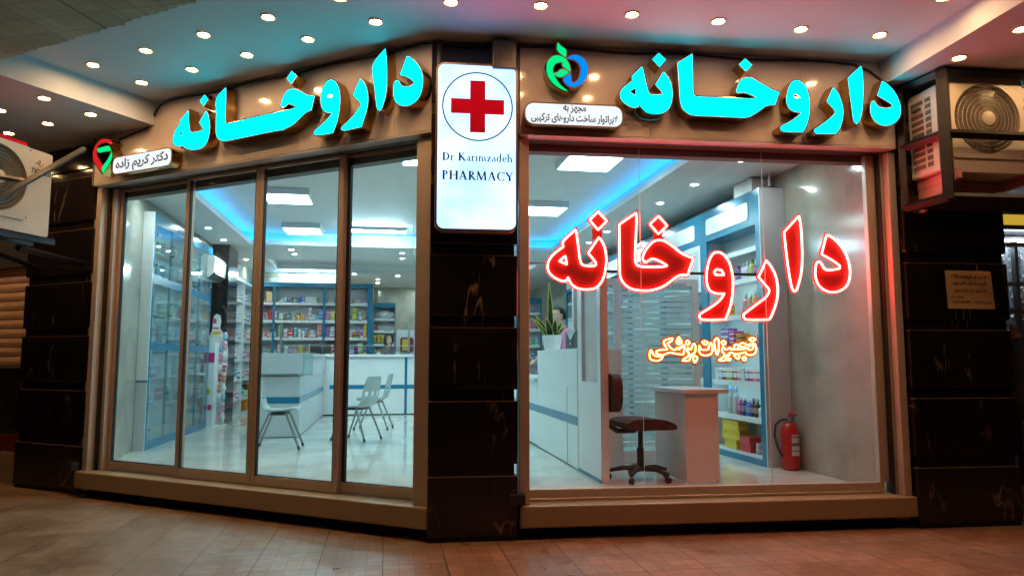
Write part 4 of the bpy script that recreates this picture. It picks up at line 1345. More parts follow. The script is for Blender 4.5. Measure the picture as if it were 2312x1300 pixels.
mb = MB(); mb.box(FL, -6.9, -5.07, -.62, -.60, .3, 1.25); mb.build('backing', 'dusk', t)
mb = MB(); mb.prism(FL, [[(-6.9, .48), (-5.07, .48), (-5.07, 1.22), (-6.9, 1.22)]], -.33, None); mb.build('glass_pane', 'glass', t)
mb = MB(); mb.box(FL, -6.9, -5.07, -.62, -.2, .0, .31); setp(mb.build('stone_sill', 'sill'), 'beige stone sill at the far left under the dim display window', 'sill')
for x_, z_, c_, lab in ((-5.17, .86, 'yellowpl', 'small yellow toy in the dim display at the far left edge'), (-5.13, .72, 'greenprint', 'small green toy low in the dim display at the far left edge'), (-5.24, .70, 'red', 'red toy standing in the dim display at the far left edge')):
    mb = MB(); mb.ell(FL.p(x_, -.46, z_ + .05), (.05, .05, .05)); mb.ell(FL.p(x_, -.46, z_ - .04), (.065, .06, .085)); mb.lathe(FL.p(x_, -.46, .49), [(.04, 0), (.04, z_ - .55)], 8)
    setp(mb.build('toy', c_, smooth=True), lab, 'toy')

# neighbouring shop on the right beyond the pillar
FG = Frame(FR.p(3.99, -.32, 0), FR.ex, FR.ey)
mb = MB(); mb.box(FR, 3.985, 9.0, -.75, -.66, 0, 3.5)
setp(mb.build('shop_wall', 'dusk'), 'dim dark wall behind the silver bags of the next shop on the right', 'wall')
t = thing('display_rack', 'grey metal display rack hung with silver bags beyond the right pillar', 'rack', FG.p(.5, -.2, .3))
mb = MB()
for z in (2.30, 1.955, 1.72, 1.40): mb.box(FG, .0, 1.4, -.06, 0, z - .035, z)
for x_ in (.0, .36, .72, 1.1): mb.box(FG, x_, x_ + .03, -.05, -.004, .3, 2.31)
mb.build('frame', 'steel', t)
mb = MB(); mb.box(FG, -.0, 1.4, -.30, -.28, .25, 2.4); mb.build('backing', 'dusk', t)
mb = MB(); mb.box(FG, 0, 1.4, -.28, .02, .22, .30); mb.build('base', 'steel', t)
for i, (z, n_) in enumerate(((1.975, 3), (1.735, 3), (1.42, 3))):
    for j in range(n_):
        x_ = .045 + j * .155 + (.02 if j > 1 else 0)
        mb = MB()
        nx, nz = 7, 9
        hh = .30 if i == 0 else .20 if i == 1 else .26
        rng = random.Random(i * 7 + j)
        G = [[mb.bm.verts.new(FG.p(x_ + .135 * a / nx, -.10 + .035 * math.sin(math.pi * a / nx) * math.sin(math.pi * b / nz) + rng.uniform(-.012, .012), z + hh * b / nz)) for a in range(nx + 1)] for b in range(nz + 1)]
        for b in range(nz):
            for a in range(nx): mb.bm.faces.new((G[b][a], G[b][a + 1], G[b + 1][a + 1], G[b + 1][a]))
        bmesh.ops.solidify(mb.bm, geom=mb.bm.faces[:], thickness=.03)
        setp(mb.build('foil_bag', 'silver'), 'crumpled silver bag, %s from the right pillar on the %s row of the display rack' % (ORD[j], ('top', 'middle', 'bottom')[i]), 'bag', 'silver bags on the display rack')
mb = MB(); mb.box(FG, .05, 1.3, -.2, -.14, 2.325, 2.35); setp(mb.build('tube_light', 'e_nextdoor'), 'cold tube light over the display rack beyond the right pillar', 'light')
t = thing('lit_sign', 'small yellow lit sign glimpsed under the right cage', 'sign', FG.p(.35, .1, 2.44))
mb = MB(); mb.box(FG, .03, .8, -.02, .05, 2.40, 2.62, .006); mb.build('box', 'greypl', t)
mb = MB(); mb.box(FG, .04, .79, .0505, .053, 2.44, 2.53); mb.build('face', 'e_yellow', t)
t = thing('dress_form', 'dark clothed dress form with wooden neck cap beside the display rack', 'dress form', FG.p(.16, .12, 0))
mb = MB(); mb.lathe(FG.p(.20, .10, 0), [(.02, .28), (.02, .8), (.16, .82), (.17, 1.0), (.13, 1.12), (.17, 1.3), (.15, 1.40), (.055, 1.46)], 20); mb.build('torso', 'blackcloth', t, smooth=True)
mb = MB(); mb.lathe(FG.p(.20, .10, 0), [(.055, 1.46), (.06, 1.50), (.03, 1.52), (.025, 1.58), (.012, 1.60)], 14); mb.build('neck_cap', 'cardboard', t, smooth=True)
mb = MB(); mb.lathe(FG.p(.20, .10, 0), [(.16, 0.0), (.16, .015), (.03, .03), (.02, .28)], 16); mb.build('stand', 'steel', t, smooth='auto')

# ================================================================== INSIDE THE SHOP
# ceiling panels, tubes and spots
def panel(a, b, label):
    t = thing('ceiling_panel', label, 'ceiling light', FI.p(a, b, TRAY - .09), 'square ceiling panel lights')
    mb = MB(); mb.box(FI, a - .30, a + .30, b - .30, b + .30, TRAY - .085, TRAY - .001, .004, 1); mb.build('frame', 'whitepl', t)
    mb = MB(); mb.box(FI, a - .275, a + .275, b - .275, b + .275, TRAY - .089, TRAY - .0855); mb.build('diffuser', 'e_panel', t)
for a, b, lab in ((-1.28, 9.55, 'square glowing ceiling panel seen through the second left door, nearer of two'), (-1.35, 11.95, 'square glowing ceiling panel seen through the second left door, farther of two'),
                  (2.08, 7.25, 'square glowing ceiling panel seen through the right window, nearest and largest'), (2.12, 9.75, 'square glowing ceiling panel at the left edge of the right window'),
                  (.42, 7.35, 'square glowing ceiling panel partly hidden behind the right door jamb'), (-1.2, 7.75, 'square glowing ceiling panel just inside the left doors above the glass'), (1.0, 9.6, 'added unseen ceiling panel lighting the back from behind the central pillar, nearer'), (1.1, 11.9, 'added unseen ceiling panel lighting the back from behind the central pillar, farther')):  # last two panels are added, hidden by the pillar, to light the back
    panel(a, b, lab)
def tube_light(a, b, L, z, label):
    t = thing('tube_light', label, 'tube light', FI.p(a, b, z))
    mb = MB(); mb.box(FI, a - L / 2, a + L / 2, b - .03, b + .03, z + .03, z + .07, .004, 1); mb.build('housing', 'whitepl', t)
    mb = MB(); mb.tube([FI.p(a - L / 2 + .02, b, z + .012), FI.p(a + L / 2 - .02, b, z + .012)], .017, 8); mb.build('tube', 'e_tube', t, smooth=True)
tube_light(-.16, 11.85, .92, 3.345, 'long glowing tube light under the ceiling seen through the right hand left door')
tube_light(-1.75, 16.35, 1.15, 3.115, 'long glowing tube light above the back medicine shelves')
tube_light(2.0, 16.2, 1.15, 3.115, 'added unseen tube light brightening the back right behind the central pillar')  # added out of sight to brighten the dark back right
p0s = on_z(380, 436, LZ)
ts = thing('spot_light', 'small round spot in the shop ceiling above the first glass cabinet', 'spot light', p0s, 'small round spots in the shop ceiling')
mb = MB(); mb.loft([mb.ring(p0s + Vector((0, 0, -dz)), (0, 0, 1), r, 18) for r, dz in ((.040, .0012), (.056, .0012), (.054, .008), (.041, .009))], cap=False); mb.build('trim_ring', 'whitepl', ts, smooth='auto')
mb = MB(); mb.lathe(p0s + Vector((0, 0, -.005)), [(.039, -.001), (.038, .002)], 16); mb.build('lamp', 'e_spot', ts)
SP = [(470, 514, 'above the second glass cabinet'), (505, 541, 'above the dark column'), (658, 563, 'over the counter, nearer of the left pair'), (665, 573, 'over the counter, farther of the left pair'), (555, 585, 'right of the dark column, nearer'), (575, 600, 'right of the dark column, farther'),
      (908, 571, 'over the counter, nearer of the right pair'), (908, 583, 'over the counter, farther of the right pair'), (1675, 362, 'above the white box on the right shelves'), (1568, 416, 'second inward along the right shelves'), (1490, 458, 'third inward along the right shelves'),
      (1370, 522, 'behind the tall letter of the red neon word'), (1330, 547, 'behind the left letters of the red neon word'), (800, 618, 'over the back shelves beside the middle door post'), (898, 622, 'over the women at the counter, nearest'), (853, 630, 'over the seated woman, middle of three'), (853, 638, 'over the seated woman, farthest of three'), (950, 647, 'at the far back beside the right door jamb')]
for u, v, lab in SP:
    copy_tree(ts, on_z(u, v, LZ) - p0s, 'small round spot in the shop ceiling ' + lab)
# dome sensor with hanging wire
t = thing('security_camera', 'small security camera with a loose hanging wire under the shop ceiling', 'camera', on_z(950, 462, 3.3))
q = on_z(950, 460, 3.36)
mb = MB(); mb.lathe(q, [(.05, .07), (.05, .05), (.035, .02), (.02, 0)], 14); mb.build('base', 'greypl', t, smooth='auto')
mb = MB(); mb.ell(q + Vector((.05, 0, .0)), (.03, .03, .03)); mb.build('lens', 'whitepl', t, smooth=True)
mb = MB(); mb.tube([q + Vector((-.04, 0, .03)), q + Vector((-.08, .02, -.1)), q + Vector((-.1, .02, -.5)), q + Vector((-.08, .03, -.68))], .004, 5); mb.build('loose_wire', 'wire', t)

# black column and wall air conditioner
t = thing('marble_column', 'black marble column standing inside the shop beyond the glass cabinets', 'column', FI.p(-2.75, 13.0, FZ))
mb = MB()
for z0, z1 in ((FZ, .9), (.905, 1.5), (1.505, 2.1), (2.105, 2.7), (2.705, LZ)): mb.box(FI, AL + .002, -2.60, 12.6, 13.35, z0, z1, .003, 1)
mb.build('cladding', 'black', t)
t = thing('wall_air_conditioner', 'white split air conditioner high on the left wall before the dark column', 'air conditioner', FI.p(-2.76, 12.2, 2.55))
mb = MB()
prof = [(AL + .002, 2.56), (-2.72, 2.56), (-2.64, 2.64), (-2.63, 2.86), (-2.66, 2.90), (AL + .002, 2.90)]
FQ = Frame((0, 0, 0), _c, _w)
mb.prism(FQ, [prof], 11.75, 12.58); mb.build('casing', 'whitepl', t)
mb = MB(); mb.prism(FQ, [[(-2.735, 2.553), (-2.70, 2.553), (-2.635, 2.62), (-2.634, 2.66), (-2.652, 2.655)]], 11.80, 12.53); mb.build('outlet', 'greypl', t)

# shelf banks ---------------------------------------------------------------
def bank(name, label, F, x0, x1, yb, yf, z0, z1, divs, shelves, edge=.045, top=.09, right=None, back='lam', frame='blue', th=.035, strips=False, toe=True):
    t = thing(name, label, 'shelves', F.p((x0 + x1) / 2, (yb + yf) / 2, z0))
    mb = MB(); mb.box(F, x0, x1, yb, yb + .012, z0, z1); mb.build('back_panel', back, t)
    mb = MB(); mb.box(F, x0, x0 + .018, yb + .0125, yf - .022, z0, z1); mb.box(F, x1 - .018, x1, yb + .0125, yf - .022, z0, z1); mb.build('side_panel', 'lam', t)
    mb = MB()
    mb.box(F, x0, x0 + edge, yf - .021, yf, z0, z1 - top)
    mb.box(F, x1 - (right or edge), x1, yf - .021, yf, z0, z1 - top)
    for d in divs: mb.box(F, d - edge / 2, d + edge / 2, yf - .021, yf, z0, z1 - top)
    mb.build('stile', frame, t)
    for d in divs:
        mb = MB(); mb.box(F, d - .009, d + .009, yb + .0125, yf - .022, z0, z1 - top); mb.build('divider', 'lam', t)
    mb = MB(); mb.box(F, x0, x1, yb + .0125, yf + .001, z1 - top, z1); mb.build('top_rail', frame, t)
    if toe:
        mb = MB(); mb.box(F, x0, x1, yf - .020, yf + .001, z0, z0 + .06); mb.build('toe_rail', frame, t)
    for s in shelves:
        mb = MB(); mb.box(F, x0 + .0185, x1 - .0185, yb + .013, yf - .0225, s - th, s); mb.box(F, x0 + .019, x1 - .019, yf - .0345, yf - .0230, s - th - .022, s - .002); mb.build('shelf', 'lam', t)
    return t

PAL = {'white': (.74, .76, .77), 'teal': (.03, .38, .42), 'green': (.10, .45, .10), 'lime': (.45, .62, .08), 'red': (.58, .03, .04), 'blue': (.05, .12, .55), 'azure': (.20, .45, .65), 'navy': (.02, .03, .14), 'yellow': (.70, .52, .04),
       'orange': (.70, .25, .05), 'pink': (.68, .25, .34), 'purple': (.25, .12, .45), 'magenta': (.52, .03, .24), 'brown': (.13, .06, .03), 'tan': (.48, .36, .20), 'black': (.02, .02, .022), 'grey': (.30, .31, .33), 'silver': (.42, .44, .47), 'amber': (.50, .24, .10)}
def box_mat(c1, c2):
    a, b = PAL[c1], PAL[c2]
    return banded('carton_%s_%s' % (c1.replace(' ', ''), c2.replace(' ', '')), [(0.0, b), (.22, a), (.62, b), (.74, a)] if c1 != c2 else [(0.0, a), (.5, [q * .85 for q in a])], .45, 2, 1)
def bot_mat(c1, cap):
    a, b = PAL[c1], PAL[cap]
    return banded('bottle_%s_%s' % (c1.replace(' ', ''), cap.replace(' ', '')), [(0.0, a), (.22, [min(1, q * .6 + .25) for q in a]), (.52, a), (.80, b)], .3, 2, 1)

def carton(F, x, w, yf, d, z, h, c1, c2, label, group, rot=0.0):
    c0 = F.p(x + w / 2, yf - d / 2, 0)
    a = random.uniform(-.10, .10) + rot
    ex = F.ex * math.cos(a) + F.ey * math.sin(a)
    ey = F.ey * math.cos(a) - F.ex * math.sin(a)
    G = Frame(c0, ex, ey)
    mb = MB(); mb.box(G, -w / 2, w / 2, -d / 2, d / 2, z + .0008, z + h, .002, 1)
    return setp(mb.build('carton', box_mat(c1, c2)), label, 'carton', group)
def bottle(F, x, w, yf, z, h, c1, cap, label, group, jar=False, name=None):
    r = w / 2
    mb = MB()
    c0 = F.p(x + r, yf - r - .01, z + .0008)
    if jar: prof = [(r * .94, 0), (r, h * .04), (r, h * .70), (r * .86, h * .78), (r * .92, h * .79), (r * .92, h), (r * .85, h)]
    else: prof = [(r * .9, 0), (r, h * .04), (r, h * .60), (r * .85, h * .68), (r * .42, h * .74), (r * .42, h * .79), (r * .5, h * .795), (r * .5, h * .98), (r * .42, h)]
    mb.lathe(c0, prof, 12)
    return setp(mb.build(name or ('jar' if jar else 'bottle'), bot_mat(c1, cap), smooth='auto'), label, name or ('jar' if jar else 'bottle'), group)

BY, BF = -16.25, -15.9
bz = [2.50, 2.125, 1.76, 1.405, 1.04, .68, .31]
bank('medicine_shelves', 'long white and blue medicine shelf bank across the back of the shop', FB, -3.05, -.30, BY, BF, FZ, 2.92, [-2.35, -1.32], bz, right=.11)
bank('medicine_shelves', 'lower blue sided shelf unit right of the long shelf bank behind the seated woman', FB, -.295, .19, -16.45, -16.1, FZ, 2.53, [], [2.195, 1.93, 1.645, 1.35, 1.0, .6], edge=.02, top=.10)
bank('medicine_shelves', 'white shelf bank with a dark blue top at the back right of the shop', FB, 2.25, 3.55, -16.85, -16.5, FZ, 2.72, [2.9], [2.38, 2.0, 1.63, 1.26, .9, .5], edge=.04, top=.10)
bank('side_shelves', 'narrow white shelves on the left wall between the dark column and the back', FLT, 13.45, 15.75, AL + .003, -2.70, FZ, 2.80, [14.6], [2.42, 2.05, 1.68, 1.31, .94, .57], edge=.03, top=.05, frame='lam')

def at_b(u, b): # across coordinate of a photo column at depth b
    d = ray(u, 700); q = d.dot(_w)
    return (EYE + d * (b / q)).dot(_c)
KP = 15.7 / 1640
SHELFW = ['top', 'second', 'third', 'fourth', 'fifth', 'sixth', 'lowest']
def fill(F, b, yf, z, sname, bay, items, group, xs=None, kp=KP):
    """items: (photo column, width px, kind, colour, second colour, height px, stack)"""
    for i, (u, w, kd, c1, c2, h, n_) in enumerate(items):
        x = at_b(u, b); W_, H_ = w * kp * .94, h * kp
        base = '%s %s, %s shelf of %s, %s from left' % (c1 if c1 == c2 else c1 + ' and ' + c2, {'c': 'carton', 'j': 'jar', 'b': 'bottle'}[kd], sname, bay, ORD[i])
        for q in range(n_):
            lab = base if n_ == 1 else base + (', bottom one' if q == 0 else ', top one' if q == n_ - 1 else ', %s up' % ORD[q])
            if kd == 'c': carton(F, x, W_, yf - .03 - random.uniform(0, .03), min(.16, max(.05, W_ * .8)), z + q * (H_ / n_ + .0006), H_ / n_, c1, c2, lab, group)
            else: bottle(F, x, W_, yf - .04, z + q * (H_ / n_ + .0006), H_ / n_, c1, c2, lab, group, kd == 'j')
GB = 'medicine packs on the back shelves'
LBAY, MBAY, RBAY = 'left back bay', 'middle back bay', 'right back bay'
fill(FB, 15.95, BF, bz[0], 'top', MBAY, [(632, 6, 'c', 'white', 'tan', 8, 1), (640, 8, 'j', 'azure', 'white', 12, 1), (648, 7, 'j', 'navy', 'white', 9, 1), (656, 6, 'j', 'brown', 'black', 11, 1), (664, 6, 'j', 'green', 'black', 11, 1), (672, 7, 'c', 'blue', 'blue', 11, 1), (680, 7, 'c', 'blue', 'white', 13, 1), (689, 26, 'c', 'white', 'white', 13, 1)], GB)
fill(FB, 15.95, BF, bz[0], 'top', RBAY, [(741, 9, 'c', 'white', 'brown', 7, 1), (802, 13, 'c', 'pink', 'white', 7, 1), (816, 12, 'c', 'purple', 'white', 7, 1)], GB)
fill(FB, 15.95, BF, bz[1], 'second', LBAY, [(541, 11, 'c', 'teal', 'teal', 28, 4), (554, 12, 'c', 'white', 'red', 29, 5), (568, 10, 'c', 'green', 'white', 20, 3), (600, 5, 'b', 'grey', 'white', 14, 1), (607, 12, 'c', 'red', 'red', 23, 1), (620, 5, 'c', 'white', 'pink', 20, 1)], GB)
fill(FB, 15.95, BF, bz[1], 'second', MBAY, [(631, 9, 'c', 'white', 'green', 13, 1), (641, 5, 'j', 'black', 'white', 8, 1), (648, 7, 'j', 'navy', 'white', 8, 1), (659, 8, 'j', 'tan', 'tan', 10, 1), (670, 9, 'j', 'yellow', 'black', 15, 1), (680, 8, 'c', 'orange', 'yellow', 12, 1), (689, 6, 'c', 'grey', 'white', 9, 1), (696, 8, 'c', 'white', 'pink', 28, 3), (705, 7, 'c', 'white', 'azure', 12, 1), (713, 6, 'c', 'teal', 'white', 12, 1), (720, 10, 'c', 'blue', 'white', 24, 3)], GB)
fill(FB, 15.95, BF, bz[1], 'second', RBAY, [(735, 10, 'c', 'magenta', 'white', 24, 4), (746, 10, 'c', 'yellow', 'white', 21, 4), (757, 9, 'c', 'green', 'white', 12, 2), (767, 5, 'c', 'white', 'white', 12, 1), (796, 10, 'c', 'yellow', 'green', 28, 2), (810, 8, 'c', 'white', 'blue', 11, 1), (820, 9, 'c', 'brown', 'white', 11, 1)], GB)
fill(FB, 15.95, BF, bz[2], 'third', LBAY, [(538, 9, 'c', 'white', 'blue', 9, 1), (549, 9, 'c', 'azure', 'white', 10, 1), (560, 11, 'c', 'yellow', 'white', 16, 1), (572, 5, 'c', 'white', 'purple', 12, 1), (599, 5, 'c', 'red', 'white', 12, 1), (605, 5, 'c', 'white', 'red', 12, 1), (612, 6, 'b', 'white', 'navy', 14, 1), (619, 5, 'c', 'white', 'blue', 12, 1)], GB)
fill(FB, 15.95, BF, bz[2], 'third', MBAY, [(630, 9, 'c', 'green', 'white', 29, 2), (642, 8, 'c', 'white', 'red', 18, 2), (652, 11, 'c', 'red', 'white', 14, 1), (664, 9, 'j', 'teal', 'white', 22, 2), (674, 8, 'j', 'white', 'teal', 20, 2), (683, 7, 'j', 'white', 'blue', 19, 1), (691, 6, 'c', 'tan', 'brown', 11, 1), (698, 17, 'c', 'white', 'red', 9, 1), (718, 10, 'c', 'red', 'white', 30, 3)], GB)
fill(FB, 15.95, BF, bz[2], 'third', RBAY, [(735, 10, 'c', 'purple', 'azure', 23, 2), (746, 9, 'c', 'white', 'magenta', 24, 2), (757, 7, 'b', 'azure', 'white', 12, 1), (766, 6, 'c', 'brown', 'white', 10, 1), (789, 6, 'c', 'green', 'white', 9, 1), (796, 17, 'c', 'red', 'green', 13, 1), (814, 7, 'c', 'purple', 'white', 23, 1), (822, 7, 'c', 'yellow', 'orange', 29, 1)], GB)
fill(FB, 15.95, BF, bz[3], 'fourth', LBAY, [(546, 16, 'c', 'white', 'white', 12, 1), (563, 12, 'c', 'teal', 'white', 17, 1), (604, 9, 'j', 'green', 'lime', 9, 1), (615, 8, 'c', 'white', 'azure', 11, 1)], GB)
fill(FB, 15.95, BF, bz[3], 'fourth', MBAY, [(630, 7, 'c', 'white', 'tan', 22, 1), (645, 8, 'c', 'white', 'grey', 19, 2), (654, 10, 'c', 'purple', 'white', 12, 1), (677, 10, 'c', 'yellow', 'yellow', 19, 1), (690, 8, 'j', 'orange', 'red', 12, 1), (700, 14, 'c', 'white', 'lime', 20, 2)], GB)
fill(FB, 15.95, BF, bz[3], 'fourth', RBAY, [(736, 12, 'c', 'orange', 'white', 22, 1), (751, 7, 'c', 'red', 'white', 18, 1), (760, 10, 'c', 'white', 'red', 12, 1), (791, 10, 'c', 'white', 'blue', 10, 1), (802, 8, 'c', 'magenta', 'navy', 17, 1), (811, 5, 'c', 'white', 'lime', 25, 1), (818, 4, 'b', 'lime', 'yellow', 28, 1), (823, 6, 'c', 'purple', 'white', 20, 1)], GB)
fill(FB, 15.95, BF, bz[4], 'fifth', LBAY, [(541, 9, 'c', 'lime', 'red', 12, 1), (552, 11, 'c', 'white', 'azure', 27, 4), (565, 9, 'c', 'white', 'blue', 21, 3)], GB)
fill(FB, 15.95, BF, bz[5], 'sixth', LBAY, [(543, 9, 'c', 'pink', 'white', 10, 1), (556, 12, 'c', 'grey', 'white', 8, 1), (569, 8, 'c', 'white', 'orange', 9, 1)], GB)
UB = 'low back unit'
fill(FB, 16.15, -16.1, 1.93, 'second', UB, [(846, 9, 'c', 'brown', 'red', 14, 1), (856, 9, 'c', 'tan', 'white', 9, 1)], GB)
fill(FB, 16.15, -16.1, 1.645, 'third', UB, [(844, 7, 'c', 'yellow', 'brown', 20, 2), (853, 8, 'c', 'yellow', 'brown', 20, 2), (862, 8, 'c', 'yellow', 'brown', 20, 2), (871, 8, 'c', 'yellow', 'pink', 20, 2)], GB)
fill(FB, 16.15, -16.1, 1.35, 'fourth', UB, [(850, 13, 'c', 'tan', 'tan', 17, 1)], GB)
BR_ = 'far right back bank'
fill(FB, 16.55, -16.5, 2.0, 'second', BR_, [(1193, 7, 'c', 'pink', 'white', 23, 2), (1201, 10, 'c', 'red', 'white', 18, 2), (1212, 19, 'c', 'orange', 'tan', 23, 2), (1233, 5, 'c', 'lime', 'yellow', 24, 1)], GB)
fill(FB, 16.55, -16.5, 1.63, 'third', BR_, [(1193, 6, 'c', 'white', 'green', 11, 1), (1199, 9, 'c', 'green', 'white', 11, 1), (1208, 8, 'c', 'azure', 'white', 20, 2), (1218, 8, 'c', 'pink', 'white', 11, 1), (1228, 6, 'c', 'white', 'tan', 11, 1)], GB)
fill(FB, 16.55, -16.5, 1.26, 'fourth', BR_, [(1192, 5, 'c', 'white', 'red', 16, 1), (1200, 6, 'j', 'white', 'black', 14, 1), (1206, 9, 'c', 'blue', 'white', 20, 2), (1217, 7, 'c', 'white', 'white', 12, 1)], GB)
# second rows standing deeper on the shelves, and stock on the side shelves
rs = random.Random(5)
CHO = [('white', 'azure'), ('white', 'green'), ('white', 'red'), ('white', 'white'), ('teal', 'white'), ('white', 'purple'), ('pink', 'white'), ('white', 'orange'), ('azure', 'white'), ('white', 'navy')]
for bi, (bay, xa, xb) in enumerate(((LBAY, -2.98, -2.42), (MBAY, -2.28, -1.40), (RBAY, -1.25, -.48))):
    for si in range(7):
        x = xa + rs.uniform(0, .08)
        n_ = 0
        while x < xb - .08:
            w = rs.uniform(.055, .12); h = rs.uniform(.10, .22)
            if si == 0: h *= .6
            c1, c2 = rs.choice(CHO)
            if rs.random() < .8:
                carton(FB, x, w, BF - .19, .08, bz[si], h, c1, c2, '%s carton in rear row, %s shelf of %s, %s from left' % (c1 + '-' + c2, SHELFW[si], bay, ORD[n_]), GB)
                n_ += 1
            x += w + rs.uniform(.004, .05)
for si, z in enumerate((2.42, 2.05, 1.68, 1.31, .94, .57)):
    for k in range(5):
        c1, c2 = rs.choice(CHO)
        carton(FLT, 13.6 + k * .4 + rs.uniform(0, .1), rs.uniform(.12, .2), -2.73, .10, z, rs.uniform(.1, .2), c1, c2, '%s carton on %s side shelf by the dark column, %s from it' % (c1 + '-' + c2, SHELFW[si], ORD[k]), 'cartons on the left side shelves')
# framed certificates on the top shelf
for u0, u1, lab in ((549, 576, 'dark framed certificate on the top left back shelf left of the door post'), (598, 616, 'dark framed certificate on the top left back shelf right of the door post')):
    xa, xb = at_b(u0, 16.0), at_b(u1, 16.0)
    t = thing('certificate', lab, 'certificate', FB.p((xa + xb) / 2, -16.0, bz[0]))
    mb = MB(); mb.box(FB, xa, xb, -16.02, -16.0, bz[0] + .001, bz[0] + .25); mb.build('frame', 'brown', t)
    mb = MB(); mb.box(FB, xa + .02, xb - .02, -16.0, -15.998, bz[0] + .02, bz[0] + .23); mb.build('sheet', 'paper', t)
# crumpled white bag, brown box on top, plaque, cupboard
mb = MB(); mb.ell(FB.p(-.04, -16.25, 2.27), (.19, .11, .085), 20, 12)
for v in mb.bm.verts: v.co += Vector((random.uniform(-.02, .02), random.uniform(-.02, .02), random.uniform(-.018, .02)))
for v in mb.bm.verts: v.co.z = max(v.co.z, 2.197)
setp(mb.build('plastic_bag', 'whitepl'), 'crumpled white plastic bag on the top shelf of the low unit', 'bag')
mb = MB(); mb.box(FB, -.285, -.2, -16.4, -16.15, 2.531, 2.80, .003, 1); setp(mb.build('cardboard_box', 'cardboard'), 'upright brown cardboard box standing on top of the low unit', 'box')
t = thing('cupboard', 'pale grey low cupboard behind the seated woman right of the shelves', 'cupboard', FB.p(.75, -17.2, FZ))
mb = MB(); mb.box(FB, .24, 1.5, -17.5, -17.1, FZ, 1.98, .004, 1); mb.build('body', 'lamgrey', t)
mb = MB(); mb.box(FB, .64, .70, -17.1, -17.05, 1.93, 1.96); mb.build('handle', 'steel', t)
xa, xb = at_b(905, 16.9), at_b(935, 16.9)
t = thing('plaque', 'dark red plaque with yellow certificate beside the seated woman', 'plaque', FB.p((xa + xb) / 2, -17.08, 1.45))
mb = MB(); mb.prism(FB, [rounded(xa, xb, 1.47, 1.81, .05)], -17.098, -17.07); mb.build('board', 'darkred', t)
mb = MB(); mb.box(FB, xa + .05, xa + .17, -17.0695, -17.066, 1.50, 1.77); mb.build('sheet', 'yellowpl', t)

# right wall shelving -------------------------------------------------------
RYB, RYF = -AR + .003, -3.70
rz = [2.46, 2.15, 1.77, 1.42, 1.07, .70, .33]
bays = [6.72, 8.05, 9.40, 10.75, 12.1, 13.45, 14.8]
def sign_top(F, t, x0, x1, yf, z0, z1):
    mb = MB(); mb.prism(F, [rounded(x0, x1, z0, z1, .04, 4)], yf + .0005, yf + .008); mb.build('header_plate', 'whitepl', t)
for i, (b0, b1) in enumerate(zip(bays, bays[1:])):
    lab = ['tall blue framed shelf unit on the right wall nearest the window', 'second blue framed unit inward along the right wall with white frosted doors', 'third blue framed shelf unit inward along the right wall', 'fourth blue framed shelf unit inward along the right wall', 'fifth blue framed shelf unit inward along the right wall', 'blue framed shelf unit farthest inward along the right wall'][i]
    t = bank('wall_shelves', lab, FRT, b0 + .001, b1 - .001, RYB, RYF, FZ, 3.03, [], [z for z in rz if not (i == 1 and z > 2.2)], edge=.09, top=.36, th=.03)
    sign_top(FRT, t, b0 + .22, b1 - .10, RYF + .001, 2.74, 2.93)
    if i == 0:
        mb = MB(); mb.box(FRT, b0 - .022, b0 - .0005, RYB, RYF + .003, FZ, 3.03); mb.build('end_panel', 'lamgrey', t)
    if i == 1:
        for x0, x1 in ((b0 + .09, (b0 + b1) / 2 - .002), ((b0 + b1) / 2 + .002, b1 - .09)):
            mb = MB(); z0, z1 = 2.10, 2.66
            mb.prism(FRT, [[(x0, z0), (x1, z0), (x1, z1), (x0, z1)], [(x0 + .06, z0 + .06), (x1 - .06, z0 + .06), (x1 - .06, z1 - .06), (x0 + .06, z1 - .06)]], RYF - .018, RYF - .002); d_ = mb.build('door', 'lam', t)
            mb = MB(); mb.box(FRT, x0 + .058, x1 - .058, RYF - .012, RYF - .008, z0 + .058, z1 - .058); mb.build('frosted_panel', 'lamgrey', d_)
    if i in (0, 2, 4, 5):
        mb = MB()
        for s in rz[1:5]: mb.box(FRT, b0 + .1, b1 - .1, RYF - .065, RYF - .045, s - .040, s - .0305)
        mb.build('strip_light', 'e_shelf', t)
GR = 'goods on the right wall shelves'
U1 = 'nearest right wall unit'
def rfill(z, sname, items):
    x = None
    for i, (b, w, kd, c1, c2, h, n_) in enumerate(items):
        base = '%s %s, %s shelf of %s, %s from window' % (c1 if c1 == c2 else c1 + ' and ' + c2, {'c': 'carton', 'j': 'jar', 'b': 'bottle'}[kd], sname, U1, ORD[i])
        for q in range(n_):
            lab = base if n_ == 1 else base + (', lower one' if q == 0 else ', upper one' if q == n_ - 1 else ', %s up' % ORD[q])
            if kd == 'c': carton(FRT, b, w, RYF - .03, .12, z + q * (h / n_ + .0006), h / n_, c1, c2, lab, GR)
            else: bottle(FRT, b, w, RYF - .035, z + q * h / n_, h / n_, c1, c2, lab, GR, kd == 'j')
rfill(rz[1], 'second', [(6.84, .06, 'b', 'magenta', 'white', .17, 1), (6.91, .06, 'b', 'magenta', 'white', .17, 1), (7.0, .07, 'b', 'lime', 'green', .19, 1), (7.1, .06, 'b', 'white', 'white', .18, 1), (7.18, .06, 'b', 'white', 'azure', .17, 1), (7.3, .07, 'b', 'purple', 'magenta', .16, 1), (7.5, .07, 'b', 'white', 'azure', .18, 1)])
rfill(rz[2], 'third', [(6.86, .075, 'b', 'amber', 'white', .22, 1), (6.96, .07, 'b', 'orange', 'white', .24, 1), (7.06, .07, 'b', 'amber', 'white', .21, 1), (7.18, .08, 'b', 'pink', 'white', .23, 1), (7.6, .2, 'c', 'orange', 'yellow', .13, 1)])
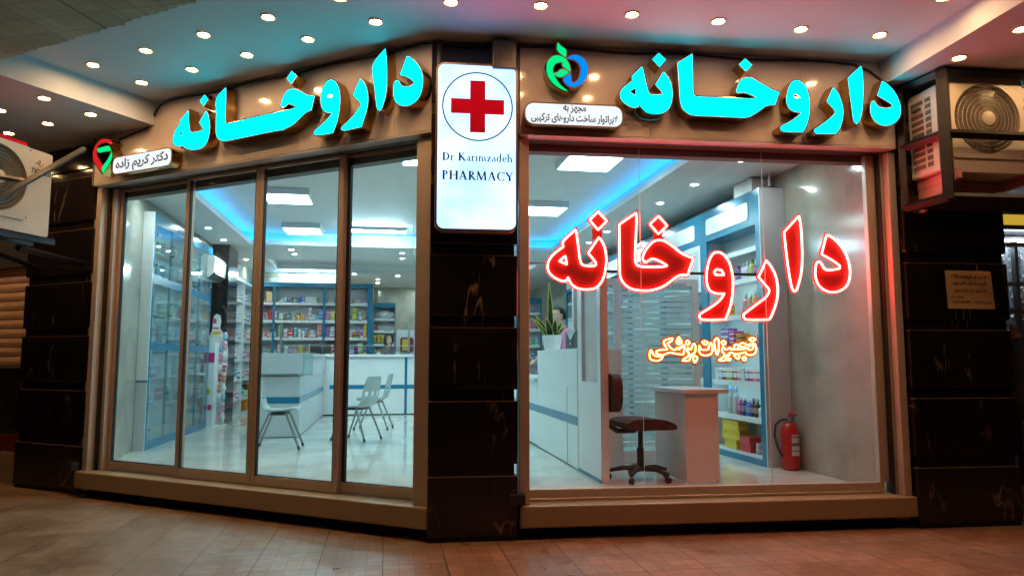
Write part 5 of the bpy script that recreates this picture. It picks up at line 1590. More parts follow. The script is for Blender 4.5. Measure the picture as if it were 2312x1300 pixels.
rfill(rz[3], 'fourth', [(6.83, .05, 'b', 'magenta', 'white', .15, 1), (6.89, .05, 'b', 'magenta', 'white', .15, 1), (6.95, .05, 'b', 'pink', 'white', .15, 1), (7.01, .05, 'b', 'purple', 'white', .15, 1), (7.07, .05, 'b', 'magenta', 'white', .15, 1), (7.13, .05, 'b', 'yellow', 'yellow', .16, 1), (7.22, .14, 'c', 'orange', 'brown', .15, 1), (7.40, .12, 'c', 'magenta', 'white', .18, 2), (7.56, .14, 'c', 'purple', 'white', .22, 2), (7.74, .1, 'c', 'white', 'pink', .12, 1)])
rfill(rz[4], 'fifth', [(6.84 + .088 * k, .078, 'c', 'white', c, .13, 1) for k, c in enumerate(['purple', 'pink', 'magenta', 'purple', 'white', 'pink', 'red', 'green', 'orange', 'brown', 'azure', 'white'])])
rfill(rz[5], 'sixth', [(6.84, .06, 'b', 'white', 'blue', .12, 1), (6.91, .06, 'b', 'white', 'green', .14, 1), (6.99, .07, 'b', 'black', 'silver', .19, 1), (7.07, .07, 'b', 'black', 'grey', .19, 1), (7.16, .08, 'b', 'blue', 'white', .18, 1), (7.26, .07, 'b', 'navy', 'white', .20, 1), (7.35, .07, 'b', 'magenta', 'white', .20, 1), (7.46, .08, 'b', 'silver', 'azure', .30, 1), (7.58, .08, 'b', 'silver', 'azure', .30, 1)])
rfill(rz[6], 'lowest', [(6.84, .10, 'j', 'orange', 'yellow', .18, 2), (6.96, .10, 'j', 'grey', 'silver', .11, 1), (7.10, .24, 'c', 'red', 'red', .16, 2), (7.38, .34, 'c', 'yellow', 'yellow', .30, 3)])
UF = 'units farther inward on the right wall'
far_items = [(12.3, 2.15, 'b', 'orange', 'yellow', .22), (12.45, 2.15, 'b', 'orange', 'orange', .26), (12.6, 2.15, 'b', 'brown', 'yellow', .20), (12.8, 2.15, 'b', 'lime', 'green', .24), (13.0, 2.15, 'b', 'green', 'lime', .20), (11.2, 2.15, 'c', 'purple', 'pink', .22), (11.5, 2.15, 'c', 'magenta', 'red', .26), (10.9, 2.15, 'c', 'white', 'azure', .12),
             (11.0, 1.77, 'c', 'grey', 'tan', .22), (11.35, 1.77, 'c', 'grey', 'brown', .22), (11.0, 1.42, 'b', 'green', 'white', .22), (11.25, 1.42, 'b', 'white', 'white', .2), (11.5, 1.42, 'c', 'white', 'grey', .15), (9.6, 1.77, 'c', 'white', 'grey', .2), (9.9, 1.42, 'c', 'grey', 'white', .2), (9.6, 1.07, 'c', 'green', 'white', .18), (8.3, 1.77, 'c', 'grey', 'black', .2), (8.6, 1.42, 'c', 'white', 'navy', .2), (8.4, 1.07, 'b', 'white', 'green', .2), (9.0, 1.07, 'c', 'tan', 'white', .16)]
for i, (b, z, kd, c1, c2, h) in enumerate(far_items):
    nm = {'b': 'bottle', 'c': 'carton'}[kd]
    k_ = next(j for j in range(6) if bays[j] <= b < bays[j + 1])
    zi = min(range(7), key=lambda j: abs(rz[j] - z))
    same = [f for f in far_items if abs(f[1] - z) < .01 and bays[k_] <= f[0] < bays[k_ + 1]]
    o_ = sorted(f[0] for f in same).index(b)
    lab = '%s and %s %s, %s shelf of %s right wall unit, %s from window' % (c1, c2, nm, SHELFW[zi], ORD[k_], ORD[o_])
    if kd == 'c': carton(FRT, b, .26, RYF - .03, .14, z, h, c1, c2, lab, GR)
    else: bottle(FRT, b, .10, RYF - .035, z, h, c1, c2, lab, GR)
# white rounded box and pipe on top of the nearest unit
mb = MB(); mb.prism(FRT, [rounded(6.92, 7.32, 3.031, 3.19, .035, 4)], -3.93, -3.74); setp(mb.build('white_box', 'whitepl'), 'white rounded appliance box standing on top of the nearest right wall unit', 'box')
t = thing('wall_pipe', 'thin vertical pipe with black foot on top of the nearest right wall unit', 'pipe', FRT.p(6.76, -3.88, 3.03))
mb = MB(); mb.tube([FRT.p(6.78, -3.86, 3.03), FRT.p(6.78, -3.86, LZ)], .014, 8); mb.build('pipe', 'whitepl', t)
mb = MB(); mb.box(FRT, 6.745, 6.815, -3.90, -3.82, 3.031, 3.055); mb.build('foot', 'blackpl', t)

# left glass cabinets -------------------------------------------------------
LYB, LYF = AL + .003, -2.745
lzr = [(.34, 1.40), (1.50, 2.20), (2.30, 2.92)]
def cabinet(b0, b1, label, end):
    t = thing('glass_cabinet', label, 'cabinet', FLT.p((b0 + b1) / 2, -2.8, FZ))
    mb = MB(); mb.box(FLT, b0, b1, LYB, LYB + .01, FZ, 3.05); mb.build('back_panel', 'lam', t)
    mb = MB()
    for x0, x1 in ((b0, b0 + .07), (b1 - .07, b1), ((b0 + b1) / 2 - .02, (b0 + b1) / 2 + .02)): mb.box(FLT, x0, x1, LYF - .02, LYF, FZ, 3.05)
    for z0, z1 in ((FZ, .34), (1.40, 1.50), (2.20, 2.30), (2.92, 3.05)): mb.box(FLT, b0 + .07, b1 - .07, LYF - .0195, LYF - .0005, z0, z1)
    mb.build('frame', 'blue', t)
    if end:
        mb = MB(); mb.box(FLT, b0 - .02, b0 - .0005, LYB, LYF, 1.05, 3.05); mb.build('end_panel', 'lam', t)
        mb = MB(); mb.box(FLT, b0 - .02, b0 - .0005, LYB, LYF, FZ, 1.03); mb.build('lower_end_panel', 'lamgrey', t)
        mb = MB(); mb.box(FLT, b0 - .024, b0 - .0005, LYB, LYF + .002, 1.03, 1.05); mb.build('edge_strip', 'blue', t)
    mid = (b0 + b1) / 2
    for z0, z1 in lzr:
        for x0, x1 in ((b0 + .075, mid - .003), (mid + .003, b1 - .075)):
            mb = MB(); mb.prism(FLT, [rounded(x0, x1, z0 + .01, z1 - .01, .05, 3)], LYF + .004, LYF + .009); d_ = mb.build('glass_door', 'glassin', t)
            hx = x1 - .06 if x0 > mid - .1 else x0 + .03
            for hz in (z0 + .12, z1 - .14):
                mb = MB(); mb.box(FLT, hx, hx + .05, LYF + .0095, LYF + .022, hz, hz + .022); mb.build('hinge', 'steel', d_)
        mb = MB(); mb.lathe(FLT.p(mid - .02, LYF + .010, (z0 + z1) / 2), [(.008, 0), (.012, .02)], 8, FLT.ey); mb.lathe(FLT.p(mid + .02, LYF + .010, (z0 + z1) / 2), [(.008, 0), (.012, .02)], 8, FLT.ey); mb.build('knob', 'gold', t)
    for s in (.75, 1.08, 1.85, 2.6):
        mb = MB(); mb.box(FLT, b0 + .02, b1 - .02, LYB + .011, LYF - .022, s - .018, s); mb.build('shelf', 'lam', t)
cabinet(9.16, 10.63, 'blue framed glass cabinet on the left wall nearest the doors', True)
cabinet(10.635, 12.1, 'second blue framed glass cabinet inward along the left wall', False)
GL = 'goods in the left glass cabinets'
cnt = 0
for ci, b0 in enumerate((9.16, 10.635)):
    for si, s in enumerate((.75, 1.08, 1.50, 1.85, 2.30, 2.6)):
        for k in range(3):
            b = b0 + .14 + k * .42 + random.uniform(0, .1)
            c1, c2 = [('white', 'azure'), ('white', 'pink'), ('azure', 'white'), ('white', 'green'), ('teal', 'white'), ('white', 'white'), ('pink', 'white'), ('white', 'purple')][(cnt * 5 + k) % 8]
            pos = 'on %s level of %s left cabinet, %s from doors' % (['lowest', 'second lowest', 'third lowest', 'fourth lowest', 'fifth lowest', 'uppermost'][si], ['near', 'far'][ci], ORD[k])
            zz = s + (.001 if si in (2, 4) else 0)
            if cnt % 3 == 2: bottle(FLT, b, .085, LYF - .022, zz, .2, c1, c2, '%s and %s bottle %s' % (c1, c2, pos), GL)
            else: carton(FLT, b, random.uniform(.12, .2), LYF - .024, .07, zz, random.uniform(.12, .24), c1, c2, '%s and %s carton %s' % (c1, c2, pos), GL)
            cnt += 1

# counters ------------------------------------------------------------------
t = thing('counter', 'long white front counter with a blue stripe across the back of the shop', 'counter', FB.p(.2, -14.6, FZ))
mb = MB(); mb.box(FB, -1.60, 1.83, -14.85, -14.33, FZ + .02, 1.345); mb.build('body', 'lam', t)
mb = MB(); mb.box(FB, -1.62, 1.85, -14.9, -14.27, 1.346, 1.395, .004, 1); mb.build('top', 'lam', t)
mb = MB(); mb.box(FB, -1.05, 1.83, -14.3298, -14.326, .735, .812); mb.build('stripe', 'blue', t)
mb = MB(); mb.box(FB, .36, .41, -14.3258, -14.323, FZ + .02, 1.34); mb.build('stripe', 'blue', t)
mb = MB(); mb.box(FB, -1.6, 1.82, -14.8, -14.36, FZ, FZ + .019); mb.build('toe', 'ink', t)
t = thing('cash_desk', 'white cash desk jutting forward on the left with a blue band', 'desk', FB.p(-1.4, -11, FZ))
mb = MB(); mb.box(FB, -1.78, -1.16, -14.26, -10.40, FZ + .01, 1.06); mb.build('body', 'lamgrey', t)
mb = MB(); mb.box(FB, -1.80, -1.13, -14.26, -10.34, 1.10, 1.38, .003, 1); mb.build('upper_box', 'lamgrey', t)
mb = MB(); mb.box(FB, -1.76, -1.18, -14.2, -10.43, 1.061, 1.099); mb.build('recess', 'lamgrey', t)
mb = MB(); mb.box(FB, -1.70, -1.158, -10.3995, -10.396, .70, .785); mb.box(FB, -1.1598, -1.157, -14.26, -10.40, .70, .785); mb.build('stripe', 'blue', t)
mb = MB(); mb.box(FB, -1.125, -.99, -11.9, -10.36, 1.08, 1.385); mb.build('glass_case', 'glassin', t)
t = thing('counter', 'white right hand counter running toward the window with a pale blue stripe', 'counter', FI.p(2.05, 10.5, FZ))
mb = MB(); mb.box(FI, 1.83, 2.18, 8.76, 14.26, FZ + .02, 1.03); mb.build('low_body', 'lam', t)
mb = MB(); mb.box(FI, 1.79, 2.20, 8.765, 14.26, 1.031, 1.07, .003, 1); mb.build('low_top', 'lam', t)
for b0, b1 in ((6.865, 7.27), (7.275, 8.755)):
    mb = MB(); mb.box(FI, 1.825 if b1 < 7.3 else 1.83, 2.28, b0, b1, FZ + .01, 1.40, .003, 1); mb.build('tall_body', 'lam', t)
mb = MB()
mb.box(FI, 1.8265, 1.8298, 7.28, 14.2, .66, .745); mb.box(FI, 1.8215, 1.8248, 6.87, 7.268, .66, .745)
mb.build('stripe', 'blue', t)
mb = MB()
for b in (7.272, 9.95, 11.3): mb.box(FI, 1.8225, 1.8295, b - .003, b + .003, FZ + .02, 1.02)
mb.build('joint', 'blue', t)
mb = MB(); mb.box(FI, 1.86, 2.25, 6.9, 14.2, FZ, FZ + .0195); mb.build('toe', 'ink', t)
# tall end panel with frosted window
t = thing('end_partition', 'tall white end panel with a frosted strip window beside the office chair', 'partition', FI.p(1.86, 6.5, FZ))
FE = FRT
mb = MB(); mb.prism(FE, [[(6.09, FZ), (6.86, FZ), (6.86, 2.18), (6.09, 2.18)], [(6.20, 1.09), (6.72, 1.09), (6.72, 2.10), (6.20, 2.10)]], -1.896, -1.83); mb.build('panel', 'lam', t)
mb = MB(); mb.box(FE, 6.20, 6.72, -1.868, -1.860, 1.09, 2.10); mb.build('frosted_pane', 'frost', t)
mb = MB(); mb.box(FE, 6.088, 6.10, -1.831, -1.8285, FZ, 2.18); mb.box(FE, 6.10, 6.86, -1.8299, -1.8275, FZ, FZ + .03); mb.build('edge_strip', 'blue', t)
# glazed partition behind the chair
PB = -7.30
t = thing('glass_partition', 'white framed glass partition with frosted stripes behind the office chair', 'partition', FB.p(2.6, PB, FZ))
mb = MB()
for a in (1.90, 2.335, 3.20): mb.box(FB, a, a + .075, PB - .03, PB + .03, FZ, 2.14)
mb.box(FB, 1.975, 2.335, PB - .028, PB + .028, 2.07, 2.14); mb.box(FB, 2.41, 3.20, PB - .028, PB + .028, 2.07, 2.14)
mb.box(FB, 1.975, 2.335, PB - .025, PB + .025, 1.36, 1.40); mb.box(FB, 2.41, 3.20, PB - .025, PB + .025, FZ + .005, FZ + .12)
mb.build('frame', 'lam', t)
mb = MB(); mb.box(FB, 1.975, 2.335, PB - .015, PB + .015, FZ, 1.36); mb.build('lower_panel', 'lamgrey', t)
mb = MB(); mb.box(FB, 1.975, 2.335, PB - .004, PB + .004, 1.40, 2.07); mb.box(FB, 2.41, 3.20, PB - .004, PB + .004, FZ + .12, 2.07); mb.build('glass_pane', 'glassin', t)
mb = MB()
z = 1.42
while z < 2.05: mb.box(FB, 1.976, 2.334, PB + .0045, PB + .006, z, z + .028); z += .052
z = FZ + .16
while z < 2.05: mb.box(FB, 2.411, 3.199, PB + .0045, PB + .006, z, z + .044); z += .058
mb.build('frosted_stripe', 'frost', t)
mb = MB(); mb.box(FB, 2.95, 3.12, PB + .0285, PB + .07, 2.05, 2.10); mb.build('door_closer', 'lamgrey', t)
mb = MB(); mb.tube([FB.p(1.90, -6.80, 2.15), FB.p(3.69, -6.80, 2.15)], .014, 8); setp(mb.build('curtain_rail', 'cage', smooth='auto'), 'dark horizontal rail spanning from the end panel to the right wall unit', 'rail')
# desk
t = thing('small_desk', 'white panel desk end beside the office chair', 'desk', FB.p(2.7, -6.4, FZ))
mb = MB(); mb.box(FB, 2.52, 2.94, -6.76, -5.96, 1.00, 1.035, .002, 1); mb.build('top', 'lam', t)
mb = MB(); mb.box(FB, 2.55, 2.85, -6.02, -5.985, FZ + .012, .999); mb.build('leg_panel', 'lam', t)
mb = MB(); mb.box(FB, 2.555, 2.575, -6.73, -6.021, FZ + .012, .999); mb.build('side_panel', 'lam', t)
for a, b in ((2.57, 6.0), (2.83, 6.0), (2.565, 6.7)):
    mb = MB(); mb.lathe(FB.p(a, -b, FZ), [(.012, 0), (.012, .0125)], 10); mb.build('foot', 'whitepl', t)

# glass screen and monitor on the front counter
t = thing('counter_screen', 'low glass screen with tall steel posts on the front counter', 'screen', FB.p(-.3, -14.45, 1.395))
for u in (636, 924):
    a = at_b(u, 14.4)
    mb = MB(); mb.box(FB, a - .022, a + .022, -14.44, -14.40, 1.396, 1.99); mb.build('post', 'steel', t)
mb = MB(); mb.box(FB, at_b(640, 14.4), at_b(924, 14.4) - .024, -14.423, -14.417, 1.40, 1.56); mb.box(FB, at_b(924, 14.4) + .024, 1.6, -14.423, -14.417, 1.40, 1.56); mb.build('glass_pane', 'glass', t)
mb = MB(); mb.box(FB, at_b(640, 14.4), at_b(924, 14.4) - .024, -14.425, -14.415, 1.561, 1.567); mb.box(FB, at_b(924, 14.4) + .024, 1.6, -14.425, -14.415, 1.561, 1.567); mb.build('edge', 'whitepl', t)
t = thing('monitor', 'black monitor seen from behind on the front counter', 'monitor', FB.p(-1.2, -14.6, 1.395))
xa, xb = at_b(702, 14.6), at_b(749, 14.6)
mb = MB(); mb.box(FB, xa, xb, -14.68, -14.62, 1.41, 1.60, .012); mb.build('screen', 'blackpl', t)
mb = MB(); mb.box(FB, xa + .02, xb - .02, -14.62, -14.612, 1.53, 1.55); mb.build('vent', 'greypl', t)
mb = MB(); mb.box(FB, (xa + xb) / 2 - .09, (xa + xb) / 2 + .09, -14.72, -14.58, 1.396, 1.409); mb.build('foot', 'blackpl', t)
mb = MB(); xa = at_b(937, 14.5); mb.box(FB, xa, xa + .10, -14.5, -14.47, 1.396, 1.46, .004, 1); setp(mb.build('card_reader', 'orangepl'), 'small orange box standing on the counter in front of the woman in black', 'box')

# plant and dark box on the right counter
pc = FI.p(1.955, 8.5, 1.401)
t = thing('snake_plant', 'tall snake plant in a fluted white pot on the right counter', 'plant', pc)
mb = MB()
rings = []
for h, r in ((0, .085), (.02, .092), (.15, .115), (.165, .12), (.18, .12), (.18, .105), (.15, .10)):
    rr = []
    for k in range(48):
        a = 2 * math.pi * k / 48
        q = r * (1 + (.03 if k % 2 and .01 < h < .16 else 0))
        rr.append(mb.bm.verts.new(pc + Vector((q * math.cos(a), q * math.sin(a), h))))
    rings.append(rr)
mb.loft(rings); mb.build('pot', 'whitepl', t)
mb = MB(); mb.lathe(pc + Vector((0, 0, .145)), [(.098, 0), (.09, .012)], 16); mb.build('soil', 'brown', t)
for k, (px_, lean, h, w) in enumerate([(-.015, -.02, .66, .036), (-.05, -.14, .27, .034), (.035, .10, .20, .036), (.0, .05, .20, .046), (.045, .14, .15, .030), (-.03, -.06, .24, .044), (.02, .02, .23, .040), (-.06, -.19, .24, .028)]):
    mb, me_ = MB(), MB()
    L_, R_2, E1, E2 = [], [], [], []
    for q in range(9):
        s_ = q / 8
        ww = w * (1 - s_ ** 2.2) * (.62 + .7 * s_ * (1 - s_) * 2) + .002
        c0 = pc + FI.ex * (px_ + lean * s_ ** 1.5) + FI.ey * (.02 * math.sin(k * 2.1) + .05 * math.sin(k) * s_) + Vector((0, 0, .15 + h * s_))
        L_.append(mb.bm.verts.new(c0 - FI.ex * ww)); R_2.append(mb.bm.verts.new(c0 + FI.ex * ww))
        E1.append(c0 - FI.ex * ww); E2.append(c0 + FI.ex * ww)
    for q in range(8): mb.bm.faces.new((L_[q], R_2[q], R_2[q + 1], L_[q + 1]))
    bmesh.ops.solidify(mb.bm, geom=mb.bm.faces[:], thickness=.006)
    lf = mb.build('leaf', 'leaf', t, smooth='auto')
    me_.tube(E1, .005, 4); me_.tube(E2, .005, 4); me_.build('margin', 'leafedge', lf)
t = thing('suggestion_box', 'dark grey box with a pale triangular face beside the snake plant', 'box', FI.p(2.0, 7.45, 1.401))
mb = MB(); mb.box(FI, 1.90, 2.12, 7.12, 7.62, 1.401, 1.60, .003, 1); mb.build('body', 'greypl', t)
mb = MB(); FS = Frame(FI.p(1.899, 0, 0), -_w, -_c); mb.prism(FRT, [[(7.60, 1.598), (7.16, 1.598), (7.40, 1.49)]], -1.8995, -1.896); mb.build('flap', 'lamgrey', t)
mb = MB(); mb.box(FRT, 7.40, 7.43, -1.8995, -1.896, 1.445, 1.475); mb.build('mark', 'whitepl', t)

# baby goods stand and orange stand
t = thing('display_stand', 'pale cardboard figure shaped stand hung with baby goods beside the dark column', 'display stand', FI.p(-2.65, 12.3, FZ))
prof = [(-2.80, FZ), (-2.44, FZ), (-2.44, .9), (-2.40, 1.3), (-2.43, 1.55), (-2.52, 1.72), (-2.60, 1.80), (-2.585, 1.93), (-2.62, 2.02), (-2.70, 2.04), (-2.76, 1.98), (-2.775, 1.86), (-2.79, 1.75), (-2.86, 1.6), (-2.86, FZ)]
prof = [(-2.86 + (x + 2.86) * .68, z) for x, z in prof]
mb = MB(); mb.prism(FB, [smooth_loop(prof, 3)], -12.55, -12.53); mb.build('cutout', 'whitepl', t)
for nm_, a0, a1, z0_, z1_, mt in (('print', -2.795, -2.745, 1.88, 1.96, 'magenta'), ('print', -2.79, -2.68, 1.70, 1.755, 'yellowpl'), ('print', -2.80, -2.70, 1.79, 1.82, 'pink'), ('print', -2.66, -2.60, 1.46, 1.60, 'lamgrey')):
    mb = MB(); mb.prism(FB, [rounded(a0, a1, z0_, z1_, .012, 3)], -12.529, -12.526); mb.build(nm_, mt, t)
mb = MB(); mb.box(FB, -2.80, -2.66, -12.52, -12.12, FZ, 1.56); mb.build('side_box', 'lam', t)
mb = MB(); mb.box(FB, -2.801, -2.659, -12.119, -12.114, 1.25, 1.40); mb.build('band', 'magenta', t)
mb = MB(); mb.ell(FB.p(-2.74, -12.115, .80), (.035, .004, .05)); mb.build('balloon', 'greenprint', t); mb = MB(); mb.ell(FB.p(-2.71, -12.115, .55), (.035, .004, .045)); mb.build('balloon', 'magenta', t)
mb = MB(); mb.box(FB, -2.84, -2.55, -12.6, -12.1, FZ, FZ + .015); mb.build('base', 'whitepl', t)
for i, z in enumerate((1.66, 1.50, 1.34, 1.18, 1.02, .86, .70, .54, .38)):
    for j in range(2):
        mb = MB(); c0 = FB.p(-2.635 + j * .062, -12.44 + .02 * j, z + random.uniform(-.02, .02))
        mb.ell(c0, (.034, .03, .070), 10, 8)
        for v in mb.bm.verts: v.co += Vector((random.uniform(-.008, .008),) * 3)
        setp(mb.build('baby_bottle', bot_mat(['white', 'azure', 'pink', 'white', 'red', 'amber'][(i + j) % 6], ['pink', 'white'][j])), '%s baby pack on figure shaped stand, %s one in %s row from top' % (['pale', 'pink', 'blue'][(i + j) % 3], ['left', 'right'][j], ORD[i]), 'baby goods', 'baby packs on the display stand')
t = thing('orange_stand', 'orange wheeled rack of small bags at the foot of the back shelves', 'rack', FI.p(-2.5, 14.95, FZ))
oc = on_z(550, 931, FZ)
FO = Frame((oc.x, oc.y, 0), _c, -_w)
mb = MB(); mb.box(FO, -.10, .14, -.15, .0, FZ + .05, FZ + .30, .01); mb.box(FO, -.10, -.075, -.15, 0, FZ + .30, FZ + .58); mb.box(FO, .06, .085, -.15, 0, FZ + .30, FZ + .58); mb.build('body', 'orangepl', t)
mb = MB()
for k in range(5): mb.box(FO, -.07 + k * .026, -.052 + k * .026, -.10, .012, FZ + .30, FZ + .56)
mb.build('rods', 'brown', t)
for x_ in (-.07, .1):
    mb = MB(); mb.lathe(FO.p(x_ - .012, -.05, FZ + .026), [(.025, 0), (.025, .024)], 12, FO.ex); mb.build('wheel', 'ink', t)

# chairs ---------------------------------------------------------------------
def chair(center, yaw, label):
    t = thing('plastic_chair', label, 'chair', center, 'grey plastic visitor chairs')
    ex = Vector((math.cos(yaw), math.sin(yaw), 0)); ey = Vector((-ex.y, ex.x, 0))
    F = Frame(center, ex, ey)
    mb = MB()
    prof = [(.225, .425), (.215, .447), (.17, .452), (.06, .436), (-.05, .43), (-.13, .437), (-.185, .465), (-.215, .52), (-.232, .58), (-.245, .64), (-.262, .72), (-.28, .80), (-.288, .835)]
    wid = [.19, .20, .205, .21, .21, .205, .20, .195, .195, .195, .19, .175, .13]
    nv = 12
    G = []
    for i, ((x, z), w) in enumerate(zip(prof, wid)):
        row = []
        for j in range(nv + 1):
            s_ = -1 + 2 * j / nv
            up = .022 * abs(s_) ** 3 if i < 6 else 0
            fw = .03 * s_ * s_ if i >= 6 else 0
            row.append(mb.bm.verts.new(F.p(x + fw, w * s_, z + up)))
        G.append(row)
    for i in range(len(prof) - 1):
        for j in range(nv):
            if i == 8 and j in (1, 2, 5, 6, 9, 10): continue
            mb.bm.faces.new((G[i][j], G[i][j + 1], G[i + 1][j + 1], G[i + 1][j]))
    bmesh.ops.recalc_face_normals(mb.bm, faces=mb.bm.faces[:])
    bmesh.ops.solidify(mb.bm, geom=mb.bm.faces[:], thickness=.008)
    mb.build('seat_shell', 'shell', t, smooth='auto')
    mb = MB(); mb.box(F, -.10, .10, -.13, .13, .395, .425, .006, 1); mb.build('seat_frame', 'greypl', t)
    for sx in (1, -1):
        for sy in (1, -1):
            a, b = F.p(.09 * sx, .15 * sy, .425), F.p(.26 * sx, .20 * sy, .012)
            mb = MB(); mb.tube([a, a + (b - a) * .5, b], .0135, 8); lg_ = mb.build('leg', 'steel', t, smooth='auto')
            mb = MB(); mb.tube([b + (a - b) * .06, b - Vector((0, 0, .012))], .017, 8); mb.build('foot_cap', 'greypl', lg_)
chair(Vector((-2.80, 8.86, FZ)), math.radians(9), 'grey plastic chair facing right beside the cash desk seen through the second and third doors')
chair(Vector((-2.06, 9.76, FZ)), math.radians(158), 'grey plastic chair seen from behind facing the cash desk, nearer of the pair')
chair(Vector((-2.12, 11.28, FZ)), math.radians(178), 'grey plastic chair seen edge on just behind the nearer one, farther of the pair')

# office chair
oc = FI.p(2.23, 6.24, FZ)
t = thing('office_chair', 'brown upholstered swivel office chair behind the right window', 'office chair', oc)
FC = Frame((oc.x, oc.y, 0), FI.ex * .985 + FI.ey * .1, FI.ey * .985 - FI.ex * .1)
mb = MB()
mb.prism(Frame((oc.x, oc.y, 0), FC.ex, FC.ey), [smooth_loop([(-.20, .47), (-.21, .51), (-.15, .535), (.0, .54), (.14, .53), (.24, .49), (.255, .455), (.22, .445), (.05, .445), (-.15, .45)], 4)], -.21, .21)
bmesh.ops.bevel(mb.bm, geom=[e for e in mb.bm.edges if e.calc_length() < .1 and len(e.link_faces) == 2 and e.calc_face_angle(0) > 1.0], offset=.03, segments=3, affect='EDGES')
for v in mb.bm.verts: v.co.z += FZ
mb.build('seat', 'brown', t, smooth='auto')
mb = MB()
FBk = Frame(FC.p(-.30, 0, 0), FC.ey, FC.ex)
mb.prism(FBk, [[(x, z + FZ) for x, z in rounded(-.20, .20, .60, .93, .11, 6)]], -.03, .05)
bmesh.ops.bevel(mb.bm, geom=[e for e in mb.bm.edges if e.calc_face_angle(0) > 1.0], offset=.022, segments=3, affect='EDGES')
mb.build('backrest', 'brown', t, smooth='auto')
mb = MB(); mb.tube([FC.p(-.335, 0, FZ + .68), FC.p(-.335, 0, FZ + .58), FC.p(-.31, 0, FZ + .49), FC.p(-.22, 0, FZ + .43), FC.p(-.05, 0, FZ + .43)], .024, 8); mb.build('back_arm', 'blackpl', t, smooth='auto')
mb = MB(); mb.lathe(FC.p(0, 0, FZ + .08), [(.034, 0), (.034, .20), (.022, .205), (.022, .34), (.05, .345), (.05, .365)], 14); mb.build('gas_column', 'blackpl', t, smooth='auto')
for k in range(5):
    a = math.radians(12 + 72 * k)
    d_ = FC.ex * math.cos(a) + FC.ey * math.sin(a)
    mb = MB(); mb.tube([FC.p(0, 0, FZ + .10), FC.p(0, 0, FZ + .105) + d_ * .15, FC.p(0, 0, FZ + .075) + d_ * .28], .02, 6, rs=[.027, .022, .016]); lg_ = mb.build('base_arm', 'blackpl', t, smooth='auto')
    mb = MB()
    ax = Vector((-d_.y, d_.x, 0))
    for s_ in (-.018, .006): mb.lathe(FC.p(0, 0, FZ + .027) + d_ * .28 + ax * s_, [(.026, 0), (.026, .012)], 12, ax)
    mb.build('caster', 'blackpl', lg_)

# fire extinguisher
ec = FI.p(3.855, 6.56, FZ)
t = thing('fire_extinguisher', 'red fire extinguisher on the floor in the right corner by the marble wall', 'fire extinguisher', ec)
mb = MB(); mb.lathe(ec, [(.070, 0), (.080, .012), (.082, .03), (.082, .36), (.072, .41), (.045, .445), (.025, .455)], 24); mb.build('cylinder', 'red', t, smooth='auto')
mb = MB(); mb.lathe(ec, [(.022, .455), (.026, .46), (.026, .50), (.012, .51)], 12); mb.build('valve', 'steel', t, smooth='auto')
mb = MB(); mb.tube([ec + Vector((-.02, 0, .50)), ec + Vector((.03, -.01, .525)), ec + Vector((.075, -.02, .52))], .010, 6); mb.tube([ec + Vector((-.01, 0, .515)), ec + Vector((.02, -.01, .555)), ec + Vector((.06, -.02, .575))], .009, 6); mb.build('handle', 'red', t, smooth=True)
mb = MB(); mb.tube([ec + Vector((-.01, 0, .475)), ec + Vector((-.08, -.01, .475)), ec + Vector((-.14, -.015, .43)), ec + Vector((-.155, -.02, .33)), ec + Vector((-.13, -.02, .22)), ec + Vector((-.09, -.03, .13))], .012, 8); mb.build('hose', 'blackpl', t, smooth=True)
mb = MB()
G = []
for i in range(9):
    a = math.radians(-100 + 12.5 * i)
    G.append([mb.bm.verts.new(ec + Vector((.0832 * math.cos(a), .0832 * math.sin(a), z))) for z in (.14, .34)])
for i in range(8): mb.bm.faces.new((G[i][0], G[i + 1][0], G[i + 1][1], G[i][1]))
mb.build('label_sheet', banded('extinguisher_label', [(0, (.6, .6, .6)), (.2, (.08, .08, .08)), (.24, (.6, .6, .6)), (.45, (.15, .12, .12)), (.6, (.6, .6, .6)), (.85, (.3, .05, .05)), (.9, (.6, .6, .6))], .4, 2, 1), t)

# ================================================================== PEOPLE
def remeshed(mb, voxel, smooth_it=4):
    """fuse the volumes of one figure into a single continuous surface"""
    bm = mb.bm
    bmesh.ops.recalc_face_normals(bm, faces=bm.faces)
    me = bpy.data.meshes.new('figure_volume'); bm.to_mesh(me); bm.free()
    o = bpy.data.objects.new('figure_volume', me); COL.objects.link(o)
    r = o.modifiers.new('r', 'REMESH'); r.mode = 'VOXEL'; r.voxel_size = voxel
    s_ = o.modifiers.new('s', 'SMOOTH'); s_.factor = .5; s_.iterations = smooth_it
    bpy.context.view_layer.update()
    dg = bpy.context.evaluated_depsgraph_get()
    m2 = bpy.data.meshes.new_from_object(o.evaluated_get(dg))
    bpy.data.objects.remove(o)
    out = MB(); out.bm.from_mesh(m2)
    bpy.data.meshes.remove(m2)
    return out

